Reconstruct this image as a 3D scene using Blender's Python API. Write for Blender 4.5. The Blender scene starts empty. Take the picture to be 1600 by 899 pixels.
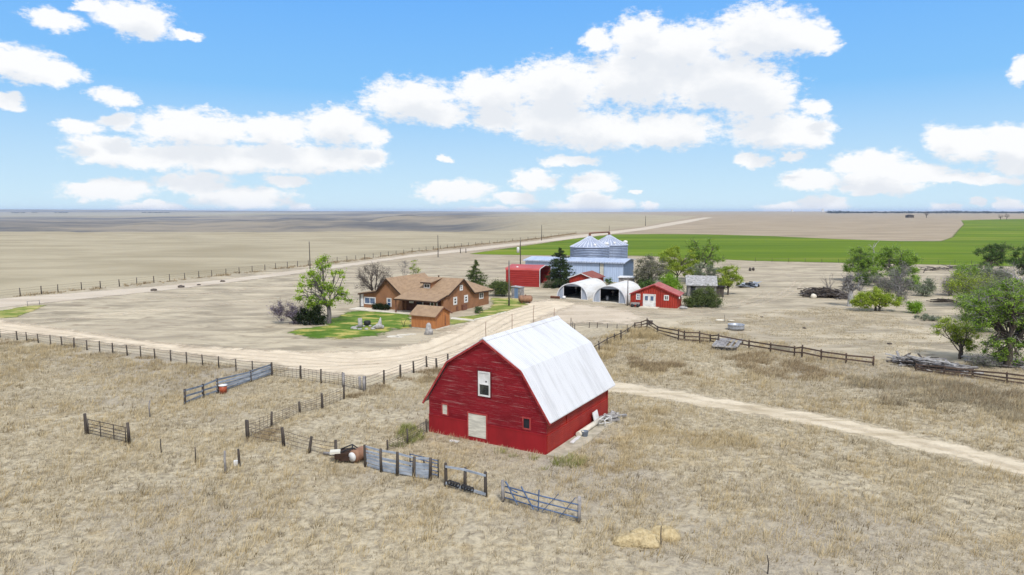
import bpy, math, random
import numpy as np
from mathutils import Vector, Matrix, noise as mnoise
R = random.Random(7)
rad = math.radians
scn = bpy.context.scene
COL = scn.collection
# ---------------------------------------------------------------- camera model (drone, 16 m up, 24 mm)
F, H = 1070.0, 16.0
PITCH = math.atan(119.5 / F)
CP, SP = math.cos(PITCH), math.sin(PITCH)
def ray(x, y):
    a = (x - 800) / F; b = (449.5 - y) / F
    return (a, CP + b * SP, -SP + b * CP)
def G(x, y, z=0.0):                       # ground point seen at a spot of the photograph
    d = ray(x, y); t = (z - H) / d[2]
    return Vector((d[0] * t, d[1] * t, z))
def hz(y, Yw, x=800):                     # height of photo row y at distance Yw
    d = ray(x, y); return H + d[2] * Yw / d[1]
def s2l(c):
    c /= 255.0
    return c / 12.92 if c <= 0.04045 else ((c + 0.055) / 1.055) ** 2.4
def S(r, g, b, k=1.0): return (s2l(r) * k, s2l(g) * k, s2l(b) * k, 1.0)

def SD(r, g, b, k=0.95, q=0.23):              # dusty version of a colour
    m = 0.33 * r + 0.5 * g + 0.17 * b
    return S(*[(c + (m - c) * q) * k for c in (r, g, b)])
# ---------------------------------------------------------------- materials
class N:
    def __init__(s, name, world=False):
        if world:
            s.m = bpy.data.worlds.new(name); scn.world = s.m
        else:
            s.m = bpy.data.materials.new(name)
        s.m.use_nodes = True
        s.t = s.m.node_tree; s.t.nodes.clear()
    def n(s, typ, ins=None, **kw):
        nd = s.t.nodes.new(typ)
        for k, v in kw.items(): setattr(nd, k, v)
        for k, v in (ins or {}).items():
            if isinstance(v, bpy.types.NodeSocket): s.t.links.new(v, nd.inputs[k])
            else: nd.inputs[k].default_value = v
        return nd
    def math(s, op, a, b=None, c=None, clamp=False):
        ins = {0: a}
        if b is not None: ins[1] = b
        if c is not None: ins[2] = c
        return s.n('ShaderNodeMath', ins, operation=op, use_clamp=clamp).outputs[0]
    def mix(s, f, a, b):
        return s.n('ShaderNodeMix', {0: f, 6: a, 7: b}, data_type='RGBA').outputs[2]
    def ramp(s, f, lo, hi, a=0.0, b=1.0):
        return s.n('ShaderNodeMapRange', {0: f, 1: lo, 2: hi, 3: a, 4: b}, interpolation_type='SMOOTHSTEP').outputs[0]
    def noise(s, vec, scale, detail=4, rough=0.55, dist=0.0):
        return s.n('ShaderNodeTexNoise', {'Vector': vec, 'Scale': scale, 'Detail': detail, 'Roughness': rough, 'Distortion': dist}).outputs[0]
    def mapping(s, vec, scale=(1, 1, 1), rot=(0, 0, 0), loc=(0, 0, 0)):
        return s.n('ShaderNodeMapping', {0: vec, 1: loc, 2: rot, 3: scale}).outputs[0]
    def obj(s): return s.n('ShaderNodeTexCoord').outputs['Object']
    def pos(s): return s.n('ShaderNodeNewGeometry').outputs['Position']
    def attr(s, name): return s.n('ShaderNodeAttribute', attribute_name=name).outputs['Fac']
    def bsdf(s, col, rough=0.8, metal=0.0, normal=None, spec=0.3):
        ins = {'Base Color': col, 'Roughness': rough, 'Metallic': metal, 'Specular IOR Level': spec}
        if normal is not None: ins['Normal'] = normal
        return s.n('ShaderNodeBsdfPrincipled', ins).outputs[0]
    def out(s, sh): s.n('ShaderNodeOutputMaterial', {0: sh}); return s.m

def pm(name, c1, c2=None, scale=3.0, rough=0.8, stretch=(1, 1, 1), metal=0.0, wave=None, bump=0.0, contrast=(0.35, 0.65), spec=0.3, spots=None):
    """painted / weathered surface: two colours mixed by noise, optional ribs (axis, period, strength)"""
    k = N(name); v = k.obj()
    c2 = c2 or tuple(x * 0.75 for x in c1[:3]) + (1,)
    f = k.ramp(k.noise(k.mapping(v, stretch), scale, 5, 0.6), *contrast)
    col = k.mix(f, c1, c2)
    if spots:
        cs, ss, lo = spots
        col = k.mix(k.ramp(k.noise(k.mapping(v, stretch), ss, 4, 0.7), lo, lo + 0.08), col, cs)
    nrm = None
    if wave:
        ax, per, st = wave
        sep = k.n('ShaderNodeSeparateXYZ', {0: v}).outputs[ax]
        w = k.math('SINE', k.math('MULTIPLY', sep, 2 * math.pi / per))
        nrm = k.n('ShaderNodeBump', {'Strength': st, 'Distance': per * 0.35, 'Height': w}).outputs[0]
    if bump:
        ins = {'Strength': bump, 'Distance': 0.05, 'Height': k.noise(v, scale * 4, 4)}
        if nrm is not None: ins['Normal'] = nrm
        nrm = k.n('ShaderNodeBump', ins).outputs[0]
    return k.out(k.bsdf(col, rough, metal, nrm, spec))

M = {}
# ---------------------------------------------------------------- mesh collector
class MB:
    def __init__(s): s.v = []; s.f = []; s.sm = []
    def add(s, vs, fs, smooth=False):
        o = len(s.v); s.v += [tuple(p) for p in vs]
        for f in fs: s.f.append([i + o for i in f]); s.sm.append(smooth)
        return s
    def box(s, x0, x1, y0, y1, z0, z1):
        vs = [(x, y, z) for z in (z0, z1) for y in (y0, y1) for x in (x0, x1)]
        return s.add(vs, [(0, 2, 3, 1), (4, 5, 7, 6), (0, 1, 5, 4), (2, 6, 7, 3), (0, 4, 6, 2), (1, 3, 7, 5)])
    def obox(s, c, sx, sy, sz, rz=0.0, rx=0.0, ry=0.0):
        m = Matrix.Translation(c) @ Matrix.Rotation(rz, 4, 'Z') @ Matrix.Rotation(ry, 4, 'Y') @ Matrix.Rotation(rx, 4, 'X')
        vs = [m @ Vector((x * sx / 2, y * sy / 2, z * sz / 2)) for z in (-1, 1) for y in (-1, 1) for x in (-1, 1)]
        return s.add(vs, [(0, 2, 3, 1), (4, 5, 7, 6), (0, 1, 5, 4), (2, 6, 7, 3), (0, 4, 6, 2), (1, 3, 7, 5)])
    def bar(s, p0, p1, w, h):               # rectangular bar, w sideways, h upright
        p0, p1 = Vector(p0), Vector(p1); d = (p1 - p0).normalized()
        side = d.cross(Vector((0, 0, 1)))
        side = side.normalized() if side.length > 1e-4 else Vector((1, 0, 0))
        up = side.cross(d).normalized()
        vs = [p + side * (a * w / 2) + up * (b * h / 2) for p in (p0, p1) for a, b in ((-1, -1), (1, -1), (1, 1), (-1, 1))]
        return s.add(vs, [(3, 2, 1, 0), (4, 5, 6, 7), (0, 1, 5, 4), (1, 2, 6, 5), (2, 3, 7, 6), (3, 0, 4, 7)])
    def tube(s, pts, rs, n=6, cap=True, smooth=True):
        pts = [Vector(p) for p in pts]
        if not isinstance(rs, (list, tuple)): rs = [rs] * len(pts)
        o = len(s.v); ref = None
        for i, p in enumerate(pts):
            d = pts[min(i + 1, len(pts) - 1)] - pts[max(i - 1, 0)]
            d = d.normalized() if d.length > 1e-6 else Vector((0, 0, 1))
            if ref is None: ref = d.orthogonal().normalized()
            ref = (ref - d * ref.dot(d)); ref = ref.normalized() if ref.length > 1e-5 else d.orthogonal().normalized()
            b = d.cross(ref)
            for k in range(n):
                a = 2 * math.pi * k / n
                s.v.append(tuple(p + ref * (math.cos(a) * rs[i]) + b * (math.sin(a) * rs[i])))
        for i in range(len(pts) - 1):
            for k in range(n):
                k2 = (k + 1) % n
                s.f.append([o + i * n + k, o + i * n + k2, o + (i + 1) * n + k2, o + (i + 1) * n + k]); s.sm.append(smooth)
        if cap:
            s.f.append([o + k for k in range(n)][::-1]); s.sm.append(False)
            e = o + (len(pts) - 1) * n
            s.f.append([e + k for k in range(n)]); s.sm.append(False)
        return s
    def prism(s, poly, axis, a0, a1):       # poly of 2D points extruded along axis 'x' (poly=(y,z)), 'y' (poly=(x,z)) or 'z' (poly=(x,y))
        def mk(p, a): return {'x': (a, p[0], p[1]), 'y': (p[0], a, p[1]), 'z': (p[0], p[1], a)}[axis]
        n = len(poly)
        vs = [mk(p, a0) for p in poly] + [mk(p, a1) for p in poly]
        fs = [list(range(n))[::-1], list(range(n, 2 * n))] + [[i, (i + 1) % n, n + (i + 1) % n, n + i] for i in range(n)]
        return s.add(vs, fs)
    def strip(s, prof, axis, a0, a1, th):   # folded sheet (roof) of thickness th following an open profile
        up = [(a, b + th) for a, b in prof]
        return s.prism(list(prof) + up[::-1], axis, a0, a1)
    def slab(s, quad, th):                  # flat polygon in 3-D given thickness downward
        q = [Vector(p) for p in quad]; n = len(q)
        vs = q + [p - Vector((0, 0, th)) for p in q]
        return s.add(vs, [list(range(n)), list(range(n, 2 * n))[::-1]] + [[i, n + i, n + (i + 1) % n, (i + 1) % n] for i in range(n)])
    def lathe(s, prof, n=32, c=(0, 0, 0), smooth=True):
        o = len(s.v)
        for r, z in prof:
            for k in range(n):
                a = 2 * math.pi * k / n; s.v.append((c[0] + r * math.cos(a), c[1] + r * math.sin(a), c[2] + z))
        for i in range(len(prof) - 1):
            for k in range(n):
                k2 = (k + 1) % n
                s.f.append([o + i * n + k, o + i * n + k2, o + (i + 1) * n + k2, o + (i + 1) * n + k]); s.sm.append(smooth)
        return s
    def blob(s, c, r, seed=0, nx=10, amp=0.25):
        rr = random.Random(seed); off = Vector((rr.random() * 50, rr.random() * 50, 0)); o = len(s.v); ny = nx // 2 + 1
        for j in range(ny + 1):
            th = math.pi * j / ny
            for i in range(nx):
                ph = 2 * math.pi * i / nx
                d = Vector((math.sin(th) * math.cos(ph), math.sin(th) * math.sin(ph), math.cos(th)))
                k = 1 + amp * mnoise.noise(d * 1.7 + off)
                s.v.append((c[0] + d.x * r[0] * k, c[1] + d.y * r[1] * k, c[2] + d.z * r[2] * k))
        for j in range(ny):
            for i in range(nx):
                i2 = (i + 1) % nx
                s.f.append([o + j * nx + i, o + (j + 1) * nx + i, o + (j + 1) * nx + i2, o + j * nx + i2]); s.sm.append(True)
        return s
    def build(s, name, mat, parent=None, world=False):
        me = bpy.data.meshes.new(name)
        vs = s.v
        if parent is not None and world:
            inv = parent.matrix_basis.inverted(); vs = [tuple(inv @ Vector(p)) for p in vs]
        me.from_pydata(vs, [], s.f); me.polygons.foreach_set('use_smooth', s.sm)
        import bmesh
        if len(s.f) < 20000:
            bm = bmesh.new(); bm.from_mesh(me); bmesh.ops.recalc_face_normals(bm, faces=bm.faces); bm.to_mesh(me); bm.free()
        me.update(); me.materials.append(mat)
        o = bpy.data.objects.new(name, me); COL.objects.link(o)
        if parent is not None: o.parent = parent
        return o
def tag(o, label=None, cat=None, group=None, kind=None):
    for k, v in (('label', label), ('category', cat), ('group', group), ('kind', kind)):
        if v: o[k] = v
    return o
def thing(name, label, cat, loc=(0, 0, 0), rz=0.0, group=None):
    o = bpy.data.objects.new(name, None); COL.objects.link(o)
    o.location = loc; o.rotation_euler = (0, 0, rz); o.empty_display_size = 0.5
    o.matrix_basis = Matrix.Translation(loc) @ Matrix.Rotation(rz, 4, 'Z')
    return tag(o, label, cat, group)
def solo(mb, name, mat, label, cat, loc=None, group=None):
    """one-mesh thing given in world coordinates, origin moved to loc"""
    if loc is None:
        a = np.array(mb.v); loc = (a[:, 0].mean(), a[:, 1].mean(), a[:, 2].min())
    mb.v = [(x - loc[0], y - loc[1], z - loc[2]) for x, y, z in mb.v]
    o = mb.build(name, mat); o.location = loc
    return tag(o, label, cat, group)
def npmesh(name, co, faces, mat, attrs=None, smooth=True, k=4):
    me = bpy.data.meshes.new(name); co = np.asarray(co, np.float32); faces = np.asarray(faces, np.int32)
    me.vertices.add(len(co)); me.vertices.foreach_set('co', co.ravel())
    me.loops.add(faces.size); me.loops.foreach_set('vertex_index', faces.ravel())
    me.polygons.add(len(faces)); me.polygons.foreach_set('loop_start', np.arange(0, faces.size, k, dtype=np.int32))
    me.polygons.foreach_set('loop_total', np.full(len(faces), k, np.int32))
    me.polygons.foreach_set('use_smooth', np.full(len(faces), smooth))
    for an, av in (attrs or {}).items():
        at = me.attributes.new(an, 'FLOAT', 'POINT'); at.data.foreach_set('value', np.asarray(av, np.float32))
    me.update(calc_edges=True); me.validate(); me.materials.append(mat)
    o = bpy.data.objects.new(name, me); COL.objects.link(o); return o

# ---------------------------------------------------------------- value noise in numpy
_rs = np.random.RandomState(5); _tab = _rs.rand(256, 256).astype(np.float32)
def vnoise(x, y):
    xi = np.floor(x).astype(int); yi = np.floor(y).astype(int); fx = x - xi; fy = y - yi
    fx = fx * fx * (3 - 2 * fx); fy = fy * fy * (3 - 2 * fy)
    g = lambda a, b: _tab[a % 256, b % 256]
    return (g(xi, yi) * (1 - fx) + g(xi + 1, yi) * fx) * (1 - fy) + (g(xi, yi + 1) * (1 - fx) + g(xi + 1, yi + 1) * fx) * fy
def fbm(x, y, o=4):
    s = 0; a = 0.5
    for i in range(o): s = s + a * vnoise(x * 2 ** i + 17 * i, y * 2 ** i + 31 * i); a *= 0.5
    return s / (1 - 0.5 ** o)
def sst(a, b, x):
    t = np.clip((x - a) / (b - a), 0, 1); return t * t * (3 - 2 * t)
def sdpoly(P, poly):
    """signed distance, positive inside"""
    poly = np.asarray(poly, float); d2 = np.full(len(P), 1e18); ins = np.zeros(len(P), bool)
    for i in range(len(poly)):
        a = poly[i]; b = poly[(i + 1) % len(poly)]; e = b - a; w = P - a
        t = np.clip((w @ e) / max(e @ e, 1e-9), 0, 1); q = w - t[:, None] * e
        d2 = np.minimum(d2, (q ** 2).sum(1))
        c = (a[1] > P[:, 1]) != (b[1] > P[:, 1])
        if abs(e[1]) > 1e-9: ins ^= c & (P[:, 0] < e[0] * (P[:, 1] - a[1]) / e[1] + a[0])
    d = np.sqrt(d2); return np.where(ins, d, -d)
def pxpoly(pts, n=4):
    out = []
    for i in range(len(pts)):
        a, b = pts[i], pts[(i + 1) % len(pts)]
        for k in range(n):
            t = k / n; p = G(a[0] + (b[0] - a[0]) * t, a[1] + (b[1] - a[1]) * t); out.append((p.x, p.y))
    return np.array(out)
# ================================================================ GROUND
LOWER_ROAD = pxpoly([(-60, 492), (0, 500), (100, 515), (200, 529), (300, 541), (400, 546), (500, 551), (590, 548), (650, 538), (700, 519), (745, 497), (775, 483), (800, 477), (830, 472),
                     (870, 470), (905, 474), (880, 484), (845, 497), (815, 518), (775, 545), (700, 572), (640, 582), (560, 590), (490, 582), (425, 570), (300, 555), (200, 541), (100, 527), (0, 521), (-60, 512)])
YARD = pxpoly([(800, 478), (860, 468), (930, 478), (990, 486), (1010, 496), (985, 507), (930, 503), (870, 508), (830, 520), (800, 520), (780, 505)])
FAR_ROAD = pxpoly([(-60, 472), (0, 467), (127, 457), (240, 448), (350, 437), (449, 424), (542, 412), (644, 398), (740, 387), (837, 376.5), (900, 368), (1000, 356.5), (1050, 347.5), (1100, 340),
                   (1114, 340), (1078, 347.5), (1012, 359), (910, 371.5), (840, 380), (740, 392), (644, 402), (542, 417), (449, 430), (350, 443), (240, 456), (127, 468), (0, 481), (-60, 488)])
BARN_ROAD = pxpoly([(940, 596), (1000, 601), (1100, 619), (1200, 635), (1300, 651), (1450, 684), (1600, 722), (1700, 748), (1700, 772), (1600, 744), (1450, 707), (1300, 671), (1200, 652), (1100, 635), (1000, 618), (948, 612)])
LAWN = pxpoly([(446, 521), (470, 515), (505, 509), (520, 497), (548, 487), (566, 485), (628, 489), (642, 493), (648, 505), (640, 514), (610, 515), (592, 524), (560, 528), (520, 529), (480, 527)])
SIDE_LAWN = pxpoly([(703, 498), (745, 492), (771, 478), (768, 466), (800, 466), (826, 470), (818, 479), (790, 486), (765, 494), (735, 502), (706, 508)])
ROAD_VERGE = pxpoly([(-60, 489), (0, 486), (40, 479), (70, 477), (55, 485), (25, 496), (0, 498), (-60, 494)])
WHEAT = pxpoly([(730, 397.5), (760, 393), (840, 381.5), (900, 373), (960, 366.5), (1030, 366), (1100, 366.5), (1200, 369), (1300, 373.5), (1400, 377), (1470, 377.3), (1488, 371), (1497, 360), (1506, 351), (1502, 344.5), (1560, 343), (1640, 342), (1760, 341),
                (1900, 400), (1760, 415), (1600, 417), (1440, 413.5), (1340, 411.5), (1180, 408), (1000, 400), (900, 399.5), (820, 399)], 6)
PADS = [LOWER_ROAD, YARD, FAR_ROAD, BARN_ROAD, LAWN, SIDE_LAWN]

def zone(px, d):                          # terrain height, px = bearing as a photo column, d = distance
    L = 1 - sst(560, 1000, px); az = px / 100.0
    Lc = 1 - sst(640, 900, px)
    z = -38 * Lc * sst(505 + 90 * (fbm(az * 1.1 + 5, 0 * az + 2.2) - .5), 1150, d) + Lc * 1.6 * (fbm(az * .9, d / 260.0) - .5) * sst(260, 480, d)
    rA = 30 * sst(1500, 2600, d) * (1 - sst(2900, 4200, d)) * (0.35 + 0.75 * sst(250, 620, px)) * (0.80 + 1.1 * (fbm(az * 1.1, d / 900.0) - 0.5))
    rB = 26 * sst(4000, 5600, d) * (1 - sst(6000, 7500, d)) * (0.5 + 0.7 * sst(100, 500, px))
    rC = 40 * sst(6500, 9000, d)
    pl = (82 - 60 * sst(-50, 560, px)) * sst(10500, 12200, d)
    z = z + Lc * (rA + rB + rC + pl * 0.55)
    z = z + L * 12.0 * (fbm(az * 1.4 + 3, d / 900.0 + 9) - 0.5) * sst(700, 2000, d) * (1 - sst(6000, 9000, d))
    z = z + 10 * sst(880, 1150, px) * sst(3000, 9000, d) + 2.0 * (fbm(az * 0.8, d / 600.0) - 0.5) * sst(1500, 3000, d) * (1 - Lc)
    z = np.where((d > 12500), z - (d - 12500) * 0.004, z)
    return z
def make_ground():
    rs = [0.0] + list(9.0 * 1.0255 ** np.arange(0, 314)); rs = np.array([r for r in rs if r < 24000])
    fa = np.linspace(-58, 58, 470); ba = np.linspace(58, 302, 62)[1:-1]
    an = np.radians(np.concatenate([fa, ba])); A, Rr = np.meshgrid(an, rs); X = np.sin(A) * Rr; Yw = np.cos(A) * Rr
    d = np.maximum(Yw, 1e-3); px = np.where(Yw > 1, 800 + F * X / d, 800); px = np.clip(px, -900, 2500)
    z = np.where(Yw > 1, zone(px, np.where(Yw > 1, Yw, 1)), 0)
    P = np.stack([X.ravel(), Yw.ravel()], 1)
    fence = np.array([[G(x, y).x, G(x, y).y] for x, y in ((-400, 512), (32, 463), (127, 453), (214, 444.5), (311, 434.4), (394, 424.7), (449, 418.5), (542, 408), (644, 394), (753, 382), (837, 373.5), (900, 364.7), (1000, 354), (1040, 347), (1090, 338))])
    far = np.array([(600, 9000), (-9000, 9000), (-9000, 140)], float)
    sdp = sdpoly(P, np.concatenate([fence, far]))
    sd = P[:, 1]
    pxr = px.ravel(); pasture = sst(-4, 5, sdp) * (Yw.ravel() > 1)
    sage = sst(515, 640, sd) * (1 - sst(700, 860, pxr)) * (Yw.ravel() > 1)  # mask for cloud shadow painted onto the far left hills
    brown = sst(150, 330, sd) * (1 - pasture)
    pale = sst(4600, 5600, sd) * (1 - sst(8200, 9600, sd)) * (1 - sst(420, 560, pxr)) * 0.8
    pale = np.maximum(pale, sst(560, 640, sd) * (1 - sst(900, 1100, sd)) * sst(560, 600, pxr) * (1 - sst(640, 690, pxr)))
    # rough pasture on both sides of the barn, smoother ground above the lower road
    up = sdpoly(P, pxpoly([(-400, 500), (0, 527), (425, 580), (560, 598), (690, 575), (800, 540), (900, 520), (1000, 503), (1364, 560), (1500, 580), (1700, 605), (2400, 700), (2400, 1600), (800, 1900), (-900, 1600), (-900, 560)], 3))
    rough = sst(-2.5, 2.5, up)
    n = len(an); f = []
    i, j = np.meshgrid(np.arange(len(rs) - 1), np.arange(n), indexing='ij'); j2 = (j + 1) % n
    f = np.stack([i * n + j, i * n + j2, (i + 1) * n + j2, (i + 1) * n + j], -1).reshape(-1, 4)[:, ::-1]
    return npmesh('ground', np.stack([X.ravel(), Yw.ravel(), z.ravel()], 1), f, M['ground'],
                  dict(pasture=pasture, sage=sage, brown=brown, rough=rough, pale=pale))  # sage holds the painted cloud shadow mask

k = N('dry_grassland'); v = k.pos()
nl = k.noise(v, 0.035, 4, 0.6); nm = k.noise(v, 0.30, 5, 0.65); nf = k.noise(v, 2.1, 5, 0.65, 0.4); nff = k.noise(v, 7.0, 4, 0.7)
streak = k.noise(k.mapping(v, (0.10, 0.26, 1), (0, 0, rad(24))), 1.0, 6, 0.66, 0.6)
str2 = k.noise(k.mapping(v, (0.018, 0.05, 1), (0, 0, rad(-14))), 1.0, 6, 0.65, 0.5)
roughc = k.mix(k.ramp(nf, 0.28, 0.66), SD(140, 125, 100), SD(200, 182, 146))
roughc = k.mix(k.ramp(nl, 0.46, 0.60, 0, 0.8), roughc, k.mix(k.ramp(nff, 0.3, 0.7), SD(144, 131, 113), SD(186, 171, 148)))
roughc = k.mix(k.ramp(nm, 0.56, 0.70, 0, 0.5), roughc, SD(196, 164, 104))
midc = k.mix(k.ramp(streak, 0.34, 0.66), SD(146, 132, 107), SD(198, 180, 147))
midc = k.mix(k.ramp(str2, 0.45, 0.62, 0, 0.5), midc, SD(168, 151, 124))
midc = k.mix(k.ramp(k.noise(k.mapping(v, (0.25, 0.5, 1), (0, 0, rad(24))), 1.0, 5, 0.7), 0.55, 0.68, 0, 0.7), midc, SD(132, 112, 88))
midc = k.mix(k.ramp(nf, 0.62, 0.72, 0, 0.5), midc, SD(126, 110, 92))
pastc = k.mix(k.ramp(str2, 0.36, 0.64), SD(158, 143, 110), SD(178, 162, 128))
pastc = k.mix(k.ramp(k.noise(v, 0.013, 4), 0.52, 0.66, 0, 0.6), pastc, SD(152, 136, 102))
pastc = k.mix(k.ramp(nm, 0.62, 0.74, 0, 0.3), pastc, SD(132, 120, 96))
brownc = k.mix(k.ramp(str2, 0.36, 0.64), SD(150, 130, 102), SD(172, 151, 121))
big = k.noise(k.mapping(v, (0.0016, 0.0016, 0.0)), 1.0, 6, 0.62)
shadec = k.mix(k.ramp(big, 0.38, 0.60), S(84, 82, 80), S(140, 128, 108))  # hill colour darkened to stand in for the cloud shadow there
shadec = k.mix(k.attr('pale'), shadec, S(158, 148, 122))
c = k.mix(k.attr('rough'), midc, roughc)
c = k.mix(k.attr('brown'), c, brownc)
c = k.mix(k.attr('pasture'), c, pastc)
c = k.mix(k.attr('sage'), c, shadec)  # 'sage' is the mask of the painted cloud shadow
hgt = k.math('ADD', k.math('MULTIPLY', nf, 0.22), k.math('MULTIPLY', nff, 0.05))
hgt = k.math('MULTIPLY', hgt, k.math('MULTIPLY_ADD', k.attr('rough'), 0.8, 0.2))
nr = k.n('ShaderNodeBump', {'Strength': 0.9, 'Distance': 1.0, 'Height': hgt}).outputs[0]
M['ground'] = k.out(k.bsdf(c, 0.95, 0, nr, 0.1))
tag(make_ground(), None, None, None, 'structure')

def sheet_mat(name, ca, cb, vec_scale=(0.3, 0.3, 1), rot=0, fine=None, patches=None, edge=0.9, op=1.0, bump=0.3, esc=0.5):
    k = N(name); v = k.pos()
    n1 = k.noise(k.mapping(v, vec_scale, (0, 0, rot)), 1.0, 5, 0.62)
    col = k.mix(k.ramp(n1, 0.33, 0.67), ca, cb)
    if patches: col = k.mix(k.ramp(k.noise(k.mapping(v, patches[1], (0, 0, rot)), 1.0, 4), patches[2], patches[2] + 0.14, 0, patches[3]), col, patches[0])
    nf = k.noise(v, 3.0, 5, 0.7)
    if fine: col = k.mix(k.ramp(nf, 0.5, 0.7, 0, 0.6), col, fine)
    e = k.math('ADD', k.attr('edge'), k.math('MULTIPLY', k.math('SUBTRACT', k.noise(v, esc, 6, 0.7), 0.5), edge))
    al = k.ramp(e, 0.35, 0.68, 0, op)
    nr = k.n('ShaderNodeBump', {'Strength': bump, 'Distance': 0.2, 'Height': nf}).outputs[0]
    sh = k.n('ShaderNodeMixShader', {0: al, 1: k.n('ShaderNodeBsdfTransparent').outputs[0], 2: k.bsdf(col, 0.95, 0, nr, 0.1)}).outputs[0]
    return k.out(sh)
def sheet(name, poly, cell, z, mat, ew):
    lo = poly.min(0) - ew; hi = poly.max(0) + ew
    xs = np.arange(lo[0], hi[0] + cell, cell); ys = np.arange(lo[1], hi[1] + cell, cell)
    Xg, Yg = np.meshgrid(xs, ys); P = np.stack([Xg.ravel(), Yg.ravel()], 1); sd = sdpoly(P, poly)
    nx = len(xs); i, j = np.meshgrid(np.arange(len(ys) - 1), np.arange(nx - 1), indexing='ij')
    f = np.stack([i * nx + j, i * nx + j + 1, (i + 1) * nx + j + 1, (i + 1) * nx + j], -1).reshape(-1, 4)
    keep = (sd[f] > -ew).any(1); f = f[keep]; used = np.unique(f); mp = np.zeros(len(P), int); mp[used] = np.arange(len(used)); f = mp[f]; P = P[used]; sd = sd[used]
    o = npmesh(name, np.stack([P[:, 0], P[:, 1], np.full(len(P), z)], 1), f, mat, dict(edge=np.clip(sd / (2 * ew) + 0.5, 0, 1)))
    return tag(o, None, None, None, 'structure')
road = sheet_mat('dirt_road', SD(206, 184, 152), SD(224, 203, 170), (0.5, 0.5, 1), 0, SD(200, 176, 144), (SD(198, 175, 144), (0.12, 0.3, 1), 0.52, 0.6))
road2 = sheet_mat('track', SD(204, 184, 150), SD(222, 203, 170), (0.15, 0.9, 1), rad(-38), SD(182, 162, 126), (SD(184, 163, 126), (0.1, 0.8, 1), 0.50, 0.7), 1.35, 0.95)
sheet('farm_road', LOWER_ROAD, 1.0, 0.012, road, 3.0)
sheet('farmyard_ground', YARD, 0.8, 0.008, sheet_mat('yard_dirt', SD(204, 182, 152), SD(226, 204, 174), (0.1, 0.3, 1), rad(8), SD(184, 162, 132), None, 1.2, 0.8), 5.0)
sheet('gravel_road', FAR_ROAD, 2.0, 0.02, sheet_mat('far_road', SD(198, 178, 152), SD(216, 198, 172), (0.05, 0.3, 1), rad(35), SD(190, 170, 145), None, 0.8, 0.9), 2.5)
sheet('dirt_track', BARN_ROAD, 0.5, 0.012, road2, 1.25)
lawnm = sheet_mat('lawn_grass', S(68, 98, 28), S(104, 124, 50), (0.25, 0.4, 1), 0, S(70, 102, 26), (S(176, 160, 92), (0.3, 0.5, 1), 0.49, 0.85), 1.6)
lawn2 = sheet_mat('thin_lawn', S(94, 114, 44), S(138, 138, 72), (0.3, 0.4, 1), 0, S(120, 130, 62), (S(180, 164, 112), (0.25, 0.4, 1), 0.48, 0.85), 1.4)
sheet('lawn', LAWN, 0.5, 0.016, lawnm, 2.0)
sheet('side_lawn', SIDE_LAWN, 0.5, 0.016, lawn2, 1.4)
sheet('grass_verge', ROAD_VERGE, 0.6, 0.03, lawn2, 1.2)
sheet('wheat_field', WHEAT, 5.0, 0.045, sheet_mat('young_wheat', S(72, 96, 8), S(104, 122, 22), (0.004, 0.03, 1), rad(-3), None, (S(128, 128, 52), (0.006, 0.05, 1), 0.54, 0.8), 0.25, 1.0, 0.1, 0.1), 4.0)
def rut(pts, w):                          # thin wheel track of width w along a photographed line
    p = np.array([[G(x, y).x, G(x, y).y] for x, y in pts]); q = [p[0]]
    for a, b in zip(p[:-1], p[1:]):
        for t in (.25, .5, .75, 1): q.append(a + (b - a) * t)
    q = np.array(q); q[1:-1] = (q[:-2] + 2 * q[1:-1] + q[2:]) / 4; d = np.gradient(q, axis=0); nrm = np.stack([-d[:, 1], d[:, 0]], 1) / np.linalg.norm(d, axis=1)[:, None]
    return q, nrm
rut_dark = sheet_mat('rut_dirt', SD(172, 150, 118), SD(196, 172, 138), (0.4, 0.4, 1), 0, SD(160, 138, 108), None, 1.6, 0.22, .3, .5)
rut_pale = sheet_mat('rut_pale_dirt', SD(218, 196, 162), SD(232, 210, 178), (0.4, 0.4, 1), 0, None, None, 1.5, 0.5, .3, .5)
def ruts(name, pts, offs, w, mat, z, cell=.35):
    q, nr_ = rut(pts, w)
    for o_ in offs:
        wob = (fbm(q[:, 0] * .15 + o_, q[:, 1] * .15) - .5)[:, None] * .8
        c_ = q + nr_ * (o_ + wob); sheet(name, np.concatenate([c_ + nr_ * w / 2, (c_ - nr_ * w / 2)[::-1]]), cell, z, mat, w * 1.1)
ruts('wheel_ruts', [(-20, 506), (100, 521), (200, 536), (300, 548), (420, 557), (540, 566), (630, 561), (690, 547), (745, 520), (795, 492), (850, 478)], (-1.9, -.4, 1.3), .4, rut_dark, .024)
ruts('wheel_ruts', [(400, 572), (500, 577), (600, 570), (680, 556), (740, 532), (800, 505), (870, 490), (960, 492)], (-.8, .7), .4, rut_dark, .024)
ruts('wheel_ruts', [(940, 606), (1000, 609.5), (1100, 627), (1200, 643), (1300, 661), (1450, 695), (1600, 733)], (-.05,), .7, rut_dark, .024)
ruts('lot_tracks', [(30, 507), (120, 498), (230, 487), (380, 472), (470, 461)], (-.8, .8), .6, rut_pale, .022, .6)
ruts('lot_tracks', [(200, 470), (330, 458), (450, 444), (560, 432), (680, 418), (790, 414)], (-1.0, .9), .7, rut_pale, .022, .7)
ruts('lot_tracks', [(1010, 496), (1080, 492), (1140, 482), (1180, 468), (1200, 455)], (-.8, .8), .5, rut_pale, .022, .5)
ruts('lot_tracks', [(1000, 488), (1090, 486), (1170, 478), (1230, 460), (1250, 440)], (-.8, .8), .5, rut_pale, .022, .5)
barn_weeds = pxpoly([(1000, 560), (1060, 545), (1100, 555), (1160, 560), (1240, 575), (1300, 590), (1240, 595), (1150, 582), (1080, 572)])
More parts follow.
